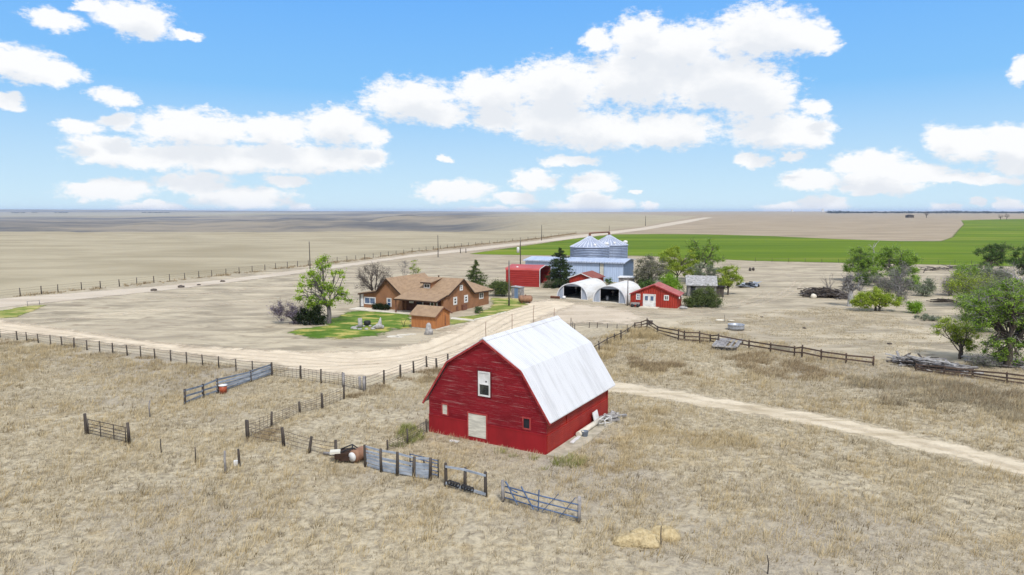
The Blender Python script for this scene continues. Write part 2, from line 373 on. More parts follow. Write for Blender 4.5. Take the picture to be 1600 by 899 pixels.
# ================================================================ MATERIALS for things
RED = (0.30, 0.012, 0.018, 1)
k = N('worn_red_clapboard'); v = k.obj(); sep = k.n('ShaderNodeSeparateXYZ', {0: v})
row = k.math('DIVIDE', sep.outputs[2], 0.145); fr = k.math('FRACT', row)
lap = k.math('MULTIPLY', fr, 1.0)
rn = k.noise(k.mapping(v, (0.9, 0.9, 7.0)), 1.3, 5, 0.7)
col = k.mix(k.ramp(k.noise(k.mapping(v, (0.5, 0.5, 2.0)), 1.0, 4), 0.35, 0.65), (0.35, 0.015, 0.028, 1), (0.26, 0.010, 0.020, 1))
col = k.mix(k.ramp(rn, 0.54, 0.70, 0, 0.6), col, (0.46, 0.10, 0.12, 1))
wearz = k.ramp(k.noise(k.mapping(v, (0.35, 0.35, 9.0), loc=(4, 1, 2)), 1.0, 6, 0.78), 0.54, 0.64, 0, 0.8)
col = k.mix(wearz, col, (0.50, 0.25, 0.24, 1))
nr = k.n('ShaderNodeBump', {'Strength': 1.0, 'Distance': 0.05, 'Height': lap}).outputs[0]
M['barn_siding'] = k.out(k.bsdf(col, 0.65, 0, nr, 0.25))
M['barn_lower'] = pm('red_plank_base', (0.29, 0.011, 0.016, 1), (0.22, 0.008, 0.012, 1), 0.8, 0.55, (1, 1, 0.4), bump=0.1, spots=((0.4, 0.05, 0.04, 1), 3.0, 0.70))
M['barn_side'] = pm('red_side_boards', (0.30, 0.022, 0.014, 1), (0.235, 0.014, 0.011, 1), 0.9, 0.6, (1, 1, 0.5), wave=('Z', 0.15, 0.25), spots=((0.42, 0.09, 0.06, 1), 4.0, 0.68))
M['barn_trim'] = pm('faded_red_trim', (0.36, 0.06, 0.055, 1), (0.26, 0.025, 0.025, 1), 2.5, 0.7)
M['dark_red'] = pm('dark_red_trim', (0.13, 0.008, 0.010, 1), (0.09, 0.006, 0.008, 1), 2.0)
k = N('white_metal_roofing'); v = k.obj()
dirt = k.noise(k.mapping(v, (0.22, 1.3, 0.22)), 1.0, 5, 0.7); d2 = k.noise(k.mapping(v, (0.5, 6.0, 0.5)), 1.0, 4, 0.7)
col = k.mix(k.ramp(dirt, 0.45, 0.70, 0, 0.62), (0.59, 0.585, 0.59, 1), (0.42, 0.41, 0.41, 1))
col = k.mix(k.ramp(d2, 0.55, 0.75, 0, 0.35), col, (0.38, 0.36, 0.355, 1))
sy = k.n('ShaderNodeSeparateXYZ', {0: v}).outputs[1]
seam = k.ramp(k.math('ABSOLUTE', k.math('SUBTRACT', k.math('FRACT', k.math('DIVIDE', sy, 0.92)), 0.5)), 0.475, 0.5, 0, 0.35)
col = k.mix(seam, col, (0.36, 0.36, 0.37, 1))
w = k.math('SINE', k.math('MULTIPLY', sy, 2 * math.pi / 0.23))
nr = k.n('ShaderNodeBump', {'Strength': 0.35, 'Distance': 0.03, 'Height': w}).outputs[0]
M['white_roof'] = k.out(k.bsdf(col, 0.45, 0.0, nr, 0.35))
M['white'] = pm('white_paint', S(214, 213, 212), S(194, 192, 188), 2.0, 0.5)
M['white_door'] = pm('pale_boards', S(206, 202, 188), S(176, 172, 160), 1.2, 0.7, (1, 1, 6))
M['glass'] = pm('dark_window_glass', (0.012, 0.016, 0.02, 1), (0.05, 0.055, 0.05, 1), 1.5, 0.12, spec=0.6)
M['blue_glass'] = pm('sky_reflecting_glass', (0.03, 0.07, 0.15, 1), (0.08, 0.12, 0.2, 1), 1.2, 0.08, spec=0.8)
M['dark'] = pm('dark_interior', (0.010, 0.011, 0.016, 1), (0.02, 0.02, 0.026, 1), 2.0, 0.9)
M['concrete'] = pm('old_concrete', S(178, 168, 148), S(150, 142, 124), 1.5, 0.9, bump=0.3, spots=(S(110, 105, 88), 2.2, 0.62))
M['pale_concrete'] = pm('pale_concrete', S(206, 198, 182), S(184, 176, 160), 1.5, 0.9, bump=0.2)
M['stucco'] = pm('tan_stucco', S(142, 101, 72), S(129, 91, 64), 0.9, 0.85, bump=0.15)
M['shed_wall'] = pm('orange_tan_boards', S(172, 114, 68), S(154, 99, 58), 1.2, 0.8, (3, 3, 0.5))
M['shingle'] = pm('tan_shingles', S(152, 127, 101), S(138, 114, 90), 1.4, 0.9, (1, 1, 1), wave=('Z', 0.14, 0.25), bump=0.2)
M['fascia'] = pm('dark_brown_fascia', (0.035, 0.018, 0.012, 1), (0.05, 0.026, 0.016, 1), 3.0)
M['porch_wall'] = pm('brown_porch_wall', (0.085, 0.030, 0.017, 1), (0.06, 0.022, 0.013, 1), 2.0)
M['wood'] = pm('weathered_dark_wood', (0.042, 0.034, 0.029, 1), (0.09, 0.074, 0.062, 1), 4.0, 0.9, (1, 1, 0.15))
M['brown_wood'] = pm('brown_rail_wood', (0.12, 0.080, 0.058, 1), (0.065, 0.045, 0.036, 1), 3.0, 0.9, (0.5, 0.5, 0.5))
M['grey_wood'] = pm('silver_grey_wood', (0.30, 0.28, 0.27, 1), (0.16, 0.15, 0.15, 1), 3.0, 0.9, (0.6, 0.6, 0.6))
M['blue_grey_wood'] = pm('blue_grey_planks', (0.20, 0.235, 0.29, 1), (0.11, 0.13, 0.16, 1), 3.0, 0.8, (0.5, 0.5, 0.5))
M['panel_wood'] = pm('silver_blue_planks', (0.36, 0.40, 0.46, 1), (0.20, 0.23, 0.28, 1), 2.5, 0.6, (0.5, 0.5, 1.5))
M['blue_paint'] = pm('faded_blue_steel', (0.10, 0.15, 0.26, 1), (0.06, 0.09, 0.15, 1), 5.0, 0.5)
M['steel'] = pm('galvanized_steel', (0.40, 0.42, 0.46, 1), (0.28, 0.30, 0.34, 1), 3.0, 0.45, metal=0.3)
M['rust'] = pm('rusty_iron', (0.20, 0.085, 0.05, 1), (0.10, 0.045, 0.03, 1), 4.0, 0.9, bump=0.4)
M['rust_light'] = pm('tan_rusted_tank', (0.27, 0.15, 0.09, 1), (0.18, 0.09, 0.055, 1), 1.5, 0.7, bump=0.2)
M['black'] = pm('black_rubber', (0.015, 0.015, 0.017, 1), (0.03, 0.03, 0.032, 1), 3.0, 0.8)
M['wire'] = pm('fence_wire', (0.13, 0.105, 0.09, 1), (0.08, 0.062, 0.055, 1), 3.0, 0.7)
M['orange'] = pm('orange_plastic', (0.34, 0.075, 0.03, 1), (0.26, 0.055, 0.025, 1), 3.0, 0.5)
M['bin'] = pm('corrugated_bin_steel', (0.24, 0.29, 0.40, 1), (0.19, 0.23, 0.33, 1), 0.6, 0.42, (1, 1, 2.5), wave=('Z', 0.42, 0.6), metal=0.15)
M['bin_roof'] = pm('bin_roof_steel', (0.34, 0.375, 0.46, 1), (0.27, 0.30, 0.39, 1), 0.8, 0.4, metal=0.15)
M['bin_rib'] = pm('bright_steel_rib', (0.66, 0.69, 0.76, 1), (0.55, 0.58, 0.66, 1), 2.0, 0.4)
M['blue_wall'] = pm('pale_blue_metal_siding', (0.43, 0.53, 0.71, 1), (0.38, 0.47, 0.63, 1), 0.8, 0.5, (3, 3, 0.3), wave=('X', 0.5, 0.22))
M['shade_dark_blue'] = pm('shade_dark_blue_metal', (0.14, 0.21, 0.33, 1), (0.11, 0.17, 0.28, 1), 0.8, 0.5, (3, 3, 0.3), wave=('Y', 0.5, 0.8))  # shade of shed ends painted into the siding; outhouse door's own dark blue
M['blue_roof'] = pm('pale_steel_roof', (0.44, 0.49, 0.60, 1), (0.36, 0.41, 0.52, 1), 0.5, 0.45, (3, 0.4, 1), wave=('X', 0.6, 0.4))
M['carport_red'] = pm('red_ribbed_metal', (0.30, 0.026, 0.022, 1), (0.25, 0.018, 0.016, 1), 0.7, 0.5, (0.4, 1, 3), wave=('Z', 0.45, 0.18))
M['carport_roof'] = pm('faded_red_metal_roof', (0.44, 0.085, 0.075, 1), (0.36, 0.055, 0.05, 1), 0.6, 0.5, (0.4, 1, 1))
M['red_shed'] = pm('bright_red_boards', (0.34, 0.034, 0.018, 1), (0.26, 0.023, 0.013, 1), 0.9, 0.7, (1, 1, 0.35), wave=('X', 0.4, 0.4))
M['red_shed_roof'] = pm('faded_red_roof', (0.42, 0.13, 0.11, 1), (0.34, 0.085, 0.075, 1), 1.2, 0.6, (2, 0.3, 0.3), wave=('Y', 0.6, 0.5))
M['brick_roof'] = pm('brown_red_roof', (0.25, 0.075, 0.05, 1), (0.19, 0.05, 0.034, 1), 1.2, 0.7)
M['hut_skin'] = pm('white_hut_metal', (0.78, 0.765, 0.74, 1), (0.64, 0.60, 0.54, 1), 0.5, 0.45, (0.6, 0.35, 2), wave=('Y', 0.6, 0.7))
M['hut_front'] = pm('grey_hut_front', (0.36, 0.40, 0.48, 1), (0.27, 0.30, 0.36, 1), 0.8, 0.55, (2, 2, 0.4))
M['hut_trim'] = pm('white_hut_trim', (0.74, 0.74, 0.76, 1), (0.6, 0.6, 0.62, 1), 1.0, 0.5)
M['shack_wall'] = pm('weathered_shack_boards', (0.24, 0.23, 0.225, 1), (0.12, 0.115, 0.11, 1), 2.0, 0.9, (3, 3, 0.4))
M['shack_roof'] = pm('broken_grey_shingles', (0.38, 0.37, 0.37, 1), (0.20, 0.195, 0.19, 1), 2.0, 0.9, (1, 1.5, 1.5), bump=0.6, spots=((0.05, 0.045, 0.04, 1), 2.6, 0.62))
M['bone_wood'] = pm('bleached_dead_wood', (0.42, 0.40, 0.385, 1), (0.24, 0.23, 0.225, 1), 3.0, 0.9)
M['bark'] = pm('dark_bark', (0.055, 0.042, 0.034, 1), (0.10, 0.082, 0.068, 1), 5.0, 0.95, (1, 1, 0.3))
M['grey_bark'] = pm('grey_bark', (0.17, 0.15, 0.145, 1), (0.10, 0.088, 0.082, 1), 5.0, 0.95, (1, 1, 0.3))
M['stone'] = pm('pale_grey_stone', (0.38, 0.36, 0.34, 1), (0.24, 0.23, 0.225, 1), 3.0, 0.95, bump=0.5)
M['hay'] = pm('golden_hay', S(188, 170, 132), S(162, 143, 106), 6.0, 0.95, bump=0.8)

def window(parent, axis, a0, a1, z0, z1, at, fm, gm, cols=1, rows=1, fw=0.12, sill=False, name='window'):
    """framed window on a wall: axis 'y' = wall facing local -y at y=at, axis 'x' = wall facing local +x at x=at"""
    out = 0.06
    def bx(mb, b0, b1, c0, c1, o0, o1):
        if axis == 'y': mb.box(b0, b1, at - o1, at - o0, c0, c1)
        else: mb.box(at + o0, at + o1, b0, b1, c0, c1)
    f = MB()
    bx(f, a0, a1, z0, z0 + fw, -0.05, out); bx(f, a0, a1, z1 - fw, z1, -0.05, out)
    bx(f, a0, a0 + fw, z0 + fw, z1 - fw, -0.05, out); bx(f, a1 - fw, a1, z0 + fw, z1 - fw, -0.05, out)
    for i in range(1, cols):
        m = a0 + (a1 - a0) * i / cols; bx(f, m - fw * 0.3, m + fw * 0.3, z0 + fw, z1 - fw, -0.05, out - 0.01)
    for i in range(1, rows):
        m = z0 + (z1 - z0) * i / rows; bx(f, a0 + fw, a1 - fw, m - fw * 0.3, m + fw * 0.3, -0.05, out - 0.02)
    w = f.build(name, fm, parent)
    p = MB(); bx(p, a0 + fw * 0.8, a1 - fw * 0.8, z0 + fw * 0.8, z1 - fw * 0.8, -0.04, 0.015); p.build('pane', gm, w)
    return w

# ================================================================ BARN
bN = G(853, 711)
barn = thing('barn', 'big red gambrel barn with a white metal roof in the dry pasture', 'barn', bN, -rad(30))
W, L = 9.55, 10.6
prof = [(-9.95, 2.2), (-7.8, 5.46), (-4.775, 7.3), (-1.75, 5.46), (0.4, 2.2)]
b = MB(); b.prism([(-W, 1.3), (0, 1.3), (0, 2.62), (-1.80, 5.36), (-4.775, 7.16), (-7.75, 5.36), (-W, 2.62)], 'y', 0.02, 0.12); b.build('gable_wall', M['barn_siding'], barn)
b = MB(); b.prism([(-W, 0), (0, 0), (0, 2.62), (-1.80, 5.36), (-4.775, 7.16), (-7.75, 5.36), (-W, 2.62)], 'y', L - 0.1, L); b.build('rear_wall', M['barn_siding'], barn)
b = MB(); b.box(-W + 0.003, -0.003, -0.03, 0.10, 0, 1.3).box(-W, 0.0, -0.055, 0.0, 1.27, 1.36); b.build('lower_wall', M['barn_lower'], barn)
b = MB(); b.box(-0.1, 0.0, 0.122, L - 0.102, 0.0, 2.55).box(-W, -W + 0.1, 0.122, L - 0.102, 0.0, 2.55); b.build('side_wall', M['barn_side'], barn)
b = MB(); b.box(0.0, 0.05, 0.13, L - 0.1, 0.0, 1.22).box(0.0, 0.07, 0.12, L - 0.1, 1.22, 1.3).box(0.0, 0.06, 3.1, 3.28, 1.3, 2.2).box(-0.02, 0.06, L - 0.16, L + 0.03, 0, 2.2); b.build('side_base', M['barn_side'], barn)
b = MB(); b.strip(prof[0:2], 'y', -0.22, L + 0.7, 0.07).strip(prof[1:3], 'y', -0.20, L + 0.68, 0.07).strip(prof[2:4], 'y', -0.20, L + 0.68, 0.07).strip(prof[3:5], 'y', -0.22, L + 0.7, 0.07)
b.build('roof', M['white_roof'], barn)
b = MB(); b.prism([(-5.05, 7.2), (-4.775, 7.37), (-4.5, 7.2), (-4.5, 7.25), (-4.775, 7.44), (-5.05, 7.25)], 'y', -0.24, L + 0.72); b.build('ridge_cap', M['white_roof'], barn)
b = MB()
for p, q in zip(prof[:-1], prof[1:]): b.bar((p[0], -0.19, p[1] - 0.06), (q[0], -0.19, q[1] - 0.06), 0.10, 0.13)
b.build('rake_board', M['barn_trim'], barn)
# upper window
f = MB()
x0, x1, z0, z1 = -5.26, -4.28, 3.30, 5.05
f.box(x0, x1, -0.07, 0.05, z0, z0 + .1).box(x0, x1, -0.07, 0.05, z1 - .1, z1).box(x0, x0 + .11, -0.07, 0.05, z0 + .1, z1 - .1).box(x1 - .11, x1, -0.07, 0.05, z0 + .1, z1 - .1).box(x0 + .1, x1 - .1, -0.06, 0.04, 4.12, 4.2)
wn = f.build('window', M['white'], barn)
MB().box(x0 + .1, x1 - .1, -0.01, 0.03, z0 + .08, 4.13).build('pane', M['glass'], wn)
up = MB().box(x0 + .1, x1 - .1, -0.03, 0.03, 4.19, z1 - .08).build('shade_panel', M['white'], wn)
MB().tube([(-4.62, -0.045, 4.36), (-4.62, -0.028, 4.36)], 0.06, 10).build('vent_hole', M['dark'], wn)
b = MB(); b.box(x0 - .07, x0, -0.05, 0.03, z0 - .07, z1 + .07).box(x1, x1 + .07, -0.05, 0.03, z0 - .07, z1 + .07).box(x0, x1, -0.05, 0.03, z1, z1 + .07).box(x0, x1, -0.05, 0.03, z0 - .07, z0); b.build('casing', M['dark_red'], wn)
# door, two small windows
d = MB().box(-6.08, -4.62, -0.062, 0.0, 0.3, 1.95).build('door', M['white_door'], barn)
b = MB(); b.box(-6.17, -6.08, -0.085, 0.0, 0.25, 2.03).box(-4.62, -4.53, -0.085, 0.0, 0.25, 2.03).box(-6.08, -4.62, -0.085, 0.0, 1.95, 2.03); b.build('door_frame', M['barn_trim'], d)
window(barn, 'y', -8.42, -7.84, 1.45, 2.32, 0.02, M['barn_trim'], M['white_door'], fw=0.08)
window(barn, 'y', -1.78, -1.14, 1.48, 2.32, 0.02, M['barn_trim'], M['dark'], fw=0.09)
def bw(x, y, z=0): return barn.matrix_basis @ Vector((x, y, z))
# stuff along the barn's right side (world coordinates from the barn's frame)
def on_barn(mb): mb.v = [tuple(bw(*p)) for p in mb.v]; return mb
sl = MB(); sl.prism([(0.1, -0.2), (1.25, -0.1), (1.5, 3.5), (1.3, 7.5), (1.55, 10.4), (0.1, 10.5)], 'z', 0.0, 0.07)
solo(on_barn(sl), 'concrete_slab', M['concrete'], 'cracked concrete apron along the right wall of the red barn', 'slab')
pv = MB().tube([(0.42, 4.2, 0.25), (0.46, 8.4, 0.27)], 0.2, 10)
solo(on_barn(pv), 'culvert_pipe', M['pale_concrete'], 'pale round pipe lying against the right wall of the red barn', 'pipe')
pv = MB().obox((0.32, 7.6, 0.62), 0.06, 0.95, 0.85, 0.05, 0, -0.25)
solo(on_barn(pv), 'sheet_panel', M['white'], 'white square sheet propped against the right wall of the red barn', 'panel')
pv = MB()
for y in (7.1, 8.3): pv.tube([(0.75, y, 0.05), (0.78, y, 0.62), (1.2, y + .1, 0.6), (1.25, y + .12, 0.05)], 0.035, 6)
pv.tube([(0.78, 7.1, 0.62), (0.78, 8.3, 0.62)], 0.035, 6).tube([(1.2, 7.2, 0.6), (1.2, 8.4, 0.6)], 0.035, 6).tube([(0.76, 7.1, 0.3), (1.25, 8.42, 0.1)], 0.03, 6)
solo(on_barn(pv), 'pipe_stand', M['white'], 'white tubular stand lying beside the barn pipe', 'frame')
pv = MB().lathe([(0.20, 0.0), (0.25, 0.35), (0.27, 0.37), (0.24, 0.36), (0.19, 0.04), (0.0, 0.04)], 16, (0.75, 4.6, 0.07))
solo(on_barn(pv), 'bucket', M['blue_grey_wood'], 'blue grey open tub at the near end of the barn pipe', 'bucket')
pv = MB().obox((0.55, 3.45, 0.12), 0.25, 1.5, 0.06, 0.06)
solo(on_barn(pv), 'board', M['white'], 'white board lying flat against the red barn wall', 'board')
pv = MB(); rr = random.Random(3)
for i in range(22):
    pv.obox((0.3 + rr.random() * 1.1, 8.7 + rr.random() * 1.7, 0.12 + rr.random() * 0.22), 0.12 + rr.random() * .2, 0.3 + rr.random() * .6, 0.06 + rr.random() * .12, rr.random() * 3, rr.uniform(-.5, .5), rr.uniform(-.4, .4))
solo(on_barn(pv), 'scrap_heap', M['stone'], 'heap of broken blocks and boards at the rear right corner of the red barn', 'rubble')
pv = MB().obox((0, 0, 0.05), 0.7, 0.3, 0.08, -0.5); pv.v = [(x + bw(-6.7, -0.9).x, y + bw(-6.7, -0.9).y, z) for x, y, z in pv.v]
solo(pv, 'white_block', M['white'], 'small white block on the grass below the barn door', 'block')

# ================================================================ HOUSE
O = Vector((-10.6, 105.3, 0)); house = thing('house', 'tan stucco farmhouse with brown shingle roof and a long front porch', 'house', O, -rad(28))
b = MB()
b.prism([(-13.1, 0), (-8.0, 0), (-8.0, 2.75), (-10.85, 5.08), (-13.1, 2.95)], 'y', 0.0, 10.0)           # left wing
b.prism([(-15.9, 0), (-13.1, 0), (-13.1, 2.9), (-15.9, 2.42)], 'y', 0.002, 9.0)                             # lean-to
b.prism([(0.6, 0), (8.55, 0), (8.55, 2.52), (5.35, 4.98), (0.6, 2.72)], 'x', -8.0, 0.0)                   # main block
b.box(-7.2, -0.002, 8.55, 14.0, 0, 2.42)                                                              # rear wing
b.box(-0.5, 0.0, 0.0, 0.6, 0, 2.35)
b.build('wall', M['stucco'], house)
b = MB(); b.box(-7.55, -0.52, 0.52, 0.598, 0.1, 2.5); b.build('porch_wall', M['porch_wall'], house)
b = MB()
b.strip([(0.78, 2.93), (5.35, 5.1), (8.75, 2.42)], 'x', -10.85, 0.38, 0.1)
b.strip([(-16.75, 2.38), (-12.95, 2.98), (-10.87, 5.15), (-7.72, 2.58)], 'y', -0.4, 10.4, 0.1)
b.slab([(0.40, 8.45, 2.62), (0.40, 15.0, 2.45), (-3.6, 10.9, 4.5), (-3.6, 6.15, 4.55)], 0.1)
b.slab([(0.40, 15.0, 2.45), (-7.6, 15.0, 2.45), (-3.6, 10.9, 4.5)], 0.1)
b.slab([(-7.6, 15.0, 2.45), (-7.6, 8.45, 2.62), (-3.6, 6.15, 4.55), (-3.6, 10.9, 4.5)], 0.1)
rf = b.build('roof', M['shingle'], house)
MB().tube([(-5.2, 6.4, 4.4), (-5.2, 6.4, 5.35)], 0.12, 8).build('vent_pipe', M['fascia'], rf)
b = MB()
for p, q in (((0.4, 0.78, 2.86), (0.4, 5.35, 5.03)), ((0.4, 5.35, 5.03), (0.4, 8.6, 2.48)), ((0.42, 8.6, 2.42), (0.42, 15.0, 2.33))): b.bar(p, q, 0.09, 0.2)
b.build('fascia', M['fascia'], rf); b = MB()
for p, q in (((-16.75, -0.42, 2.3), (-12.95, -0.42, 2.9)), ((-12.95, -0.42, 2.9), (-10.87, -0.42, 5.07)), ((-10.87, -0.42, 5.07), (-7.72, -0.42, 2.5))): b.bar(p, q, 0.09, 0.2)
b.build('fascia', M['fascia'], rf)
pr = MB().strip([(-2.3, 2.22), (0.80, 2.94)], 'x', -7.9, 0.2, 0.1).build('porch_roof', M['shingle'], house)
MB().box(-7.9, 0.2, -2.38, -2.3, 2.1, 2.3).build('fascia', M['fascia'], pr); MB().bar((0.24, -2.3, 2.17), (0.24, 0.8, 2.88), 0.08, 0.18).build('fascia', M['fascia'], pr)
for x in (-7.6, -0.25): MB().box(x - .07, x + .07, -2.2, -2.06, 0.1, 2.2).build('porch_post', M['rust'], pr)
MB().box(-16.6, -16.48, -0.2, -0.08, 0.0, 2.35).build('porch_post', M['wood'], house)
MB().box(-16.6, -15.95, 0.0, 0.08, 0.3, 2.3).build('side_screen', M['white'], house)
MB().box(-16.9, 0.3, -2.6, 0.5, 0.0, 0.1).build('porch_slab', M['pale_concrete'], house)
# dormer
dm = MB().prism([(2.15, 3.3), (5.2, 4.95), (2.15, 4.55)], 'x', -5.35, -3.85).build('dormer', M['stucco'], house)
MB().strip([(1.75, 4.55), (5.3, 5.12)], 'x', -5.6, -3.6, 0.09).build('dormer_roof', M['shingle'], dm)
MB().box(-5.6, -3.6, 1.68, 1.75, 4.46, 4.66).build('fascia', M['fascia'], dm)
window(house, 'y', -5.2, -4.0, 3.68, 4.42, 2.15, M['white'], M['glass'], 2, 1, 0.13)
window(house, 'y', -15.75, -13.35, 0.7, 1.9, 0.0, M['white'], M['blue_glass'], 2, 1, 0.15)
window(house, 'y', -11.05, -10.1, 0.55, 1.98, 0.0, M['white'], M['blue_glass'], 1, 2, 0.17)
window(house, 'y', -6.9, -6.1, 1.35, 2.1, 0.52, M['white'], M['white_door'], 2, 1, 0.12)
dd = MB().box(-5.5, -4.5, 0.47, 0.53, 0.1, 2.1).build('door', M['dark'], house)
window(house, 'y', -4.4, -4.2, 0.5, 2.0, 0.52, M['white'], M['glass'], 1, 1, 0.06)
window(house, 'y', -2.9, -1.5, 0.9, 2.1, 0.52, M['white'], M['glass'], 2, 1, 0.16)
window(house, 'x', 2.72, 3.8, 1.15, 2.4, 0.0, M['white'], M['glass'], 1, 2, 0.26)
window(house, 'x', 5.95, 7.1, 1.12, 2.36, 0.0, M['white'], M['glass'], 1, 2, 0.28)
window(house, 'x', 4.65, 5.55, 3.25, 4.15, 0.0, M['white'], M['glass'], 1, 2, 0.24)
window(house, 'x', 10.75, 12.1, 1.18, 2.32, 0.0, M['white'], M['glass'], 2, 1, 0.16)
MB().box(0.0, 0.35, 5.1, 6.3, 0.0, 0.95).build('basement_hatch', M['rust'], house)
MB().box(0.0, 0.14, 3.6, 4.0, 0.25, 0.85).build('meter_box', M['rust'], house)
# clipped hedge, foundation things
def gh(x, y): return house.matrix_basis @ Vector((x, y, 0))
# small shed
So = G(680, 516); shed = thing('garden_shed', 'small orange tan shed with shingle roof standing before the farmhouse', 'shed', So, -rad(28))
MB().prism([(0, 0.15), (3.6, 0.15), (3.6, 2.0), (1.75, 2.88), (0, 1.9)], 'x', -3.93, 0.0).build('wall', M['shed_wall'], shed)
b = MB().strip([(-0.3, 1.76), (1.75, 2.92), (3.85, 1.9)], 'x', -4.15, 0.25, 0.09); rf = b.build('roof', M['shingle'], shed)
b = MB(); b.bar((0.27, -0.3, 1.72), (0.27, 1.75, 2.87), 0.06, 0.14).bar((0.27, 1.75, 2.87), (0.27, 3.85, 1.85), 0.06, 0.14); b.build('fascia', M['rust'], rf)
dr = MB().box(0.0, 0.05, 2.35, 2.48, 0.3, 1.85).box(0.0, 0.03, 0.9, 2.35, 0.25, 1.85).build('door', M['shed_wall'], shed)
MB().box(0.05, 0.09, 2.3, 2.44, 0.3, 1.85).build('door_edge', M['rust'], dr)
MB().box(-3.9, 0.15, 0.05, 0.25, 0.0, 0.15).box(-3.9, 0.15, 3.3, 3.5, 0, 0.15).box(0.0, 0.2, 0.25, 3.3, 0.0, 0.14).build('skid', M['pale_concrete'], shed)

# ================================================================ RED CARPORT, OUTHOUSE
c0 = G(843, 449); cp = thing('metal_carport', 'red metal carport with an open right end beside the dark evergreen', 'carport', c0, -rad(20))
MB().box(-7.6, -0.1, 0.0, 0.08, 0.0, 3.5).build('front_wall', M['carport_red'], cp)
MB().box(-7.6, -0.1, 8.2, 8.28, 0.0, 3.5).build('rear_wall', M['carport_red'], cp)
MB().prism([(0.08, 0), (8.2, 0), (8.2, 3.5), (4.15, 4.2), (0.08, 3.5)], 'x', -7.6, -7.52).build('end_wall', M['carport_red'], cp)
rf = MB().strip([(-0.03, 3.48), (0.25, 3.82), (4.15, 4.35), (8.05, 3.82), (8.32, 3.48)], 'x', -7.75, 0.0, 0.07).build('roof', M['carport_roof'], cp)
MB().blob((-5.4, 1.2, 4.04), (0.28, 0.28, 0.16), 2, 10, 0.1).build('roof_patch', M['white'], rf)
b = MB(); b.box(0.0, 0.1, -0.06, 0.1, 0.0, 3.5).bar((0.05, 0.0, 3.5), (0.05, 0.3, 3.85), 0.1, 0.12).bar((0.05, 0.3, 3.85), (0.05, 4.15, 4.38), 0.1, 0.12).bar((0.05, 4.15, 4.38), (0.05, 8.0, 3.85), 0.1, 0.12).box(0.0, 0.1, 8.2, 8.34, 0, 3.5)
b.build('end_trim', M['white'], cp)
oh = thing('outhouse', 'grey weathered board hut with a dark door below the red carport', 'hut', G(809, 465.5), -rad(28))
MB().prism([(-0.9, 0), (0.9, 0), (0.9, 1.95), (-0.9, 2.1)], 'y', -0.8, 0.8).build('wall', M['grey_wood'], oh)
MB().box(-0.25, 0.45, -0.84, -0.8, 0.05, 1.9).build('door', M['shade_dark_blue'], oh)
MB().slab([(-1.0, -0.95, 2.17), (1.0, -0.95, 2.02), (1.0, 0.95, 2.02), (-1.0, 0.95, 2.17)], 0.06).build('roof', M['shack_roof'], oh)
tk = thing('oil_tank', 'tan rusted round tank lying on stub legs by the yard', 'tank', G(821, 474), rad(10))
prf = [(0.0, -1.25), (0.35, -1.2), (0.55, -1.05), (0.62, -0.8), (0.62, 0.8), (0.55, 1.05), (0.35, 1.2), (0.0, 1.25)]
b = MB().lathe(prf, 20); b.v = [(z, y, x + 0.78) for x, y, z in b.v]; b.build('shell', M['rust_light'], tk)
for x in (-0.7, 0.7): MB().box(x - .08, x + .08, -0.4, 0.4, 0.0, 0.32).build('leg', M['rust'], tk)
MB().tube([(0, 0, 1.35), (0, 0, 1.52)], 0.16, 10).build('cap', M['rust'], tk)

# ================================================================ BLUE BUILDING AND GRAIN BINS
e = G(973.5, 441.5); ang = math.atan2(163 - 154.1, 25.0 - 3.0); bb = thing('machine_shed', 'long pale blue metal shed in front of the two grain bins', 'shed', e, -ang)
Lb = 23.6; hh = 4.42
MB().prism([(-Lb, 0), (0, 0), (0, hh), (-Lb, hh)], 'y', 0.0, 0.12).prism([(-Lb, 0), (0, 0), (0, hh), (-Lb, hh)], 'y', 10.88, 11.0).build('wall', M['blue_wall'], bb)
MB().prism([(0.12, 0), (10.88, 0), (10.88, hh), (5.5, hh + 0.40), (0.12, hh)], 'x', -0.12, 0.0).build('end_wall', M['shade_dark_blue'], bb)
MB().prism([(0.12, 0), (10.88, 0), (10.88, hh), (5.5, hh + 0.40), (0.12, hh)], 'x', -Lb, -Lb + 0.12).build('end_wall', M['shade_dark_blue'], bb)
rf = MB().strip([(-0.45, hh - 0.02), (5.5, hh + 0.50), (11.45, hh - 0.02)], 'x', -Lb - 0.4, 0.5, 0.12).build('roof', M['blue_roof'], bb)
MB().box(-Lb - 0.4, 0.5, -0.53, -0.45, hh - 0.18, hh + 0.1).build('fascia', M['blue_roof'], rf)
MB().box(-5.4, -4.5, -0.03, 0.0, 0.0, hh - 0.3).build('door_gap', M['white_door'], bb)
MB().box(-5.55, -5.4, -0.06, 0.0, 0.0, hh - 0.2).box(-4.5, -4.38, -0.06, 0.0, 0.0, hh - 0.2).build('door_post', M['shade_dark_blue'], bb)
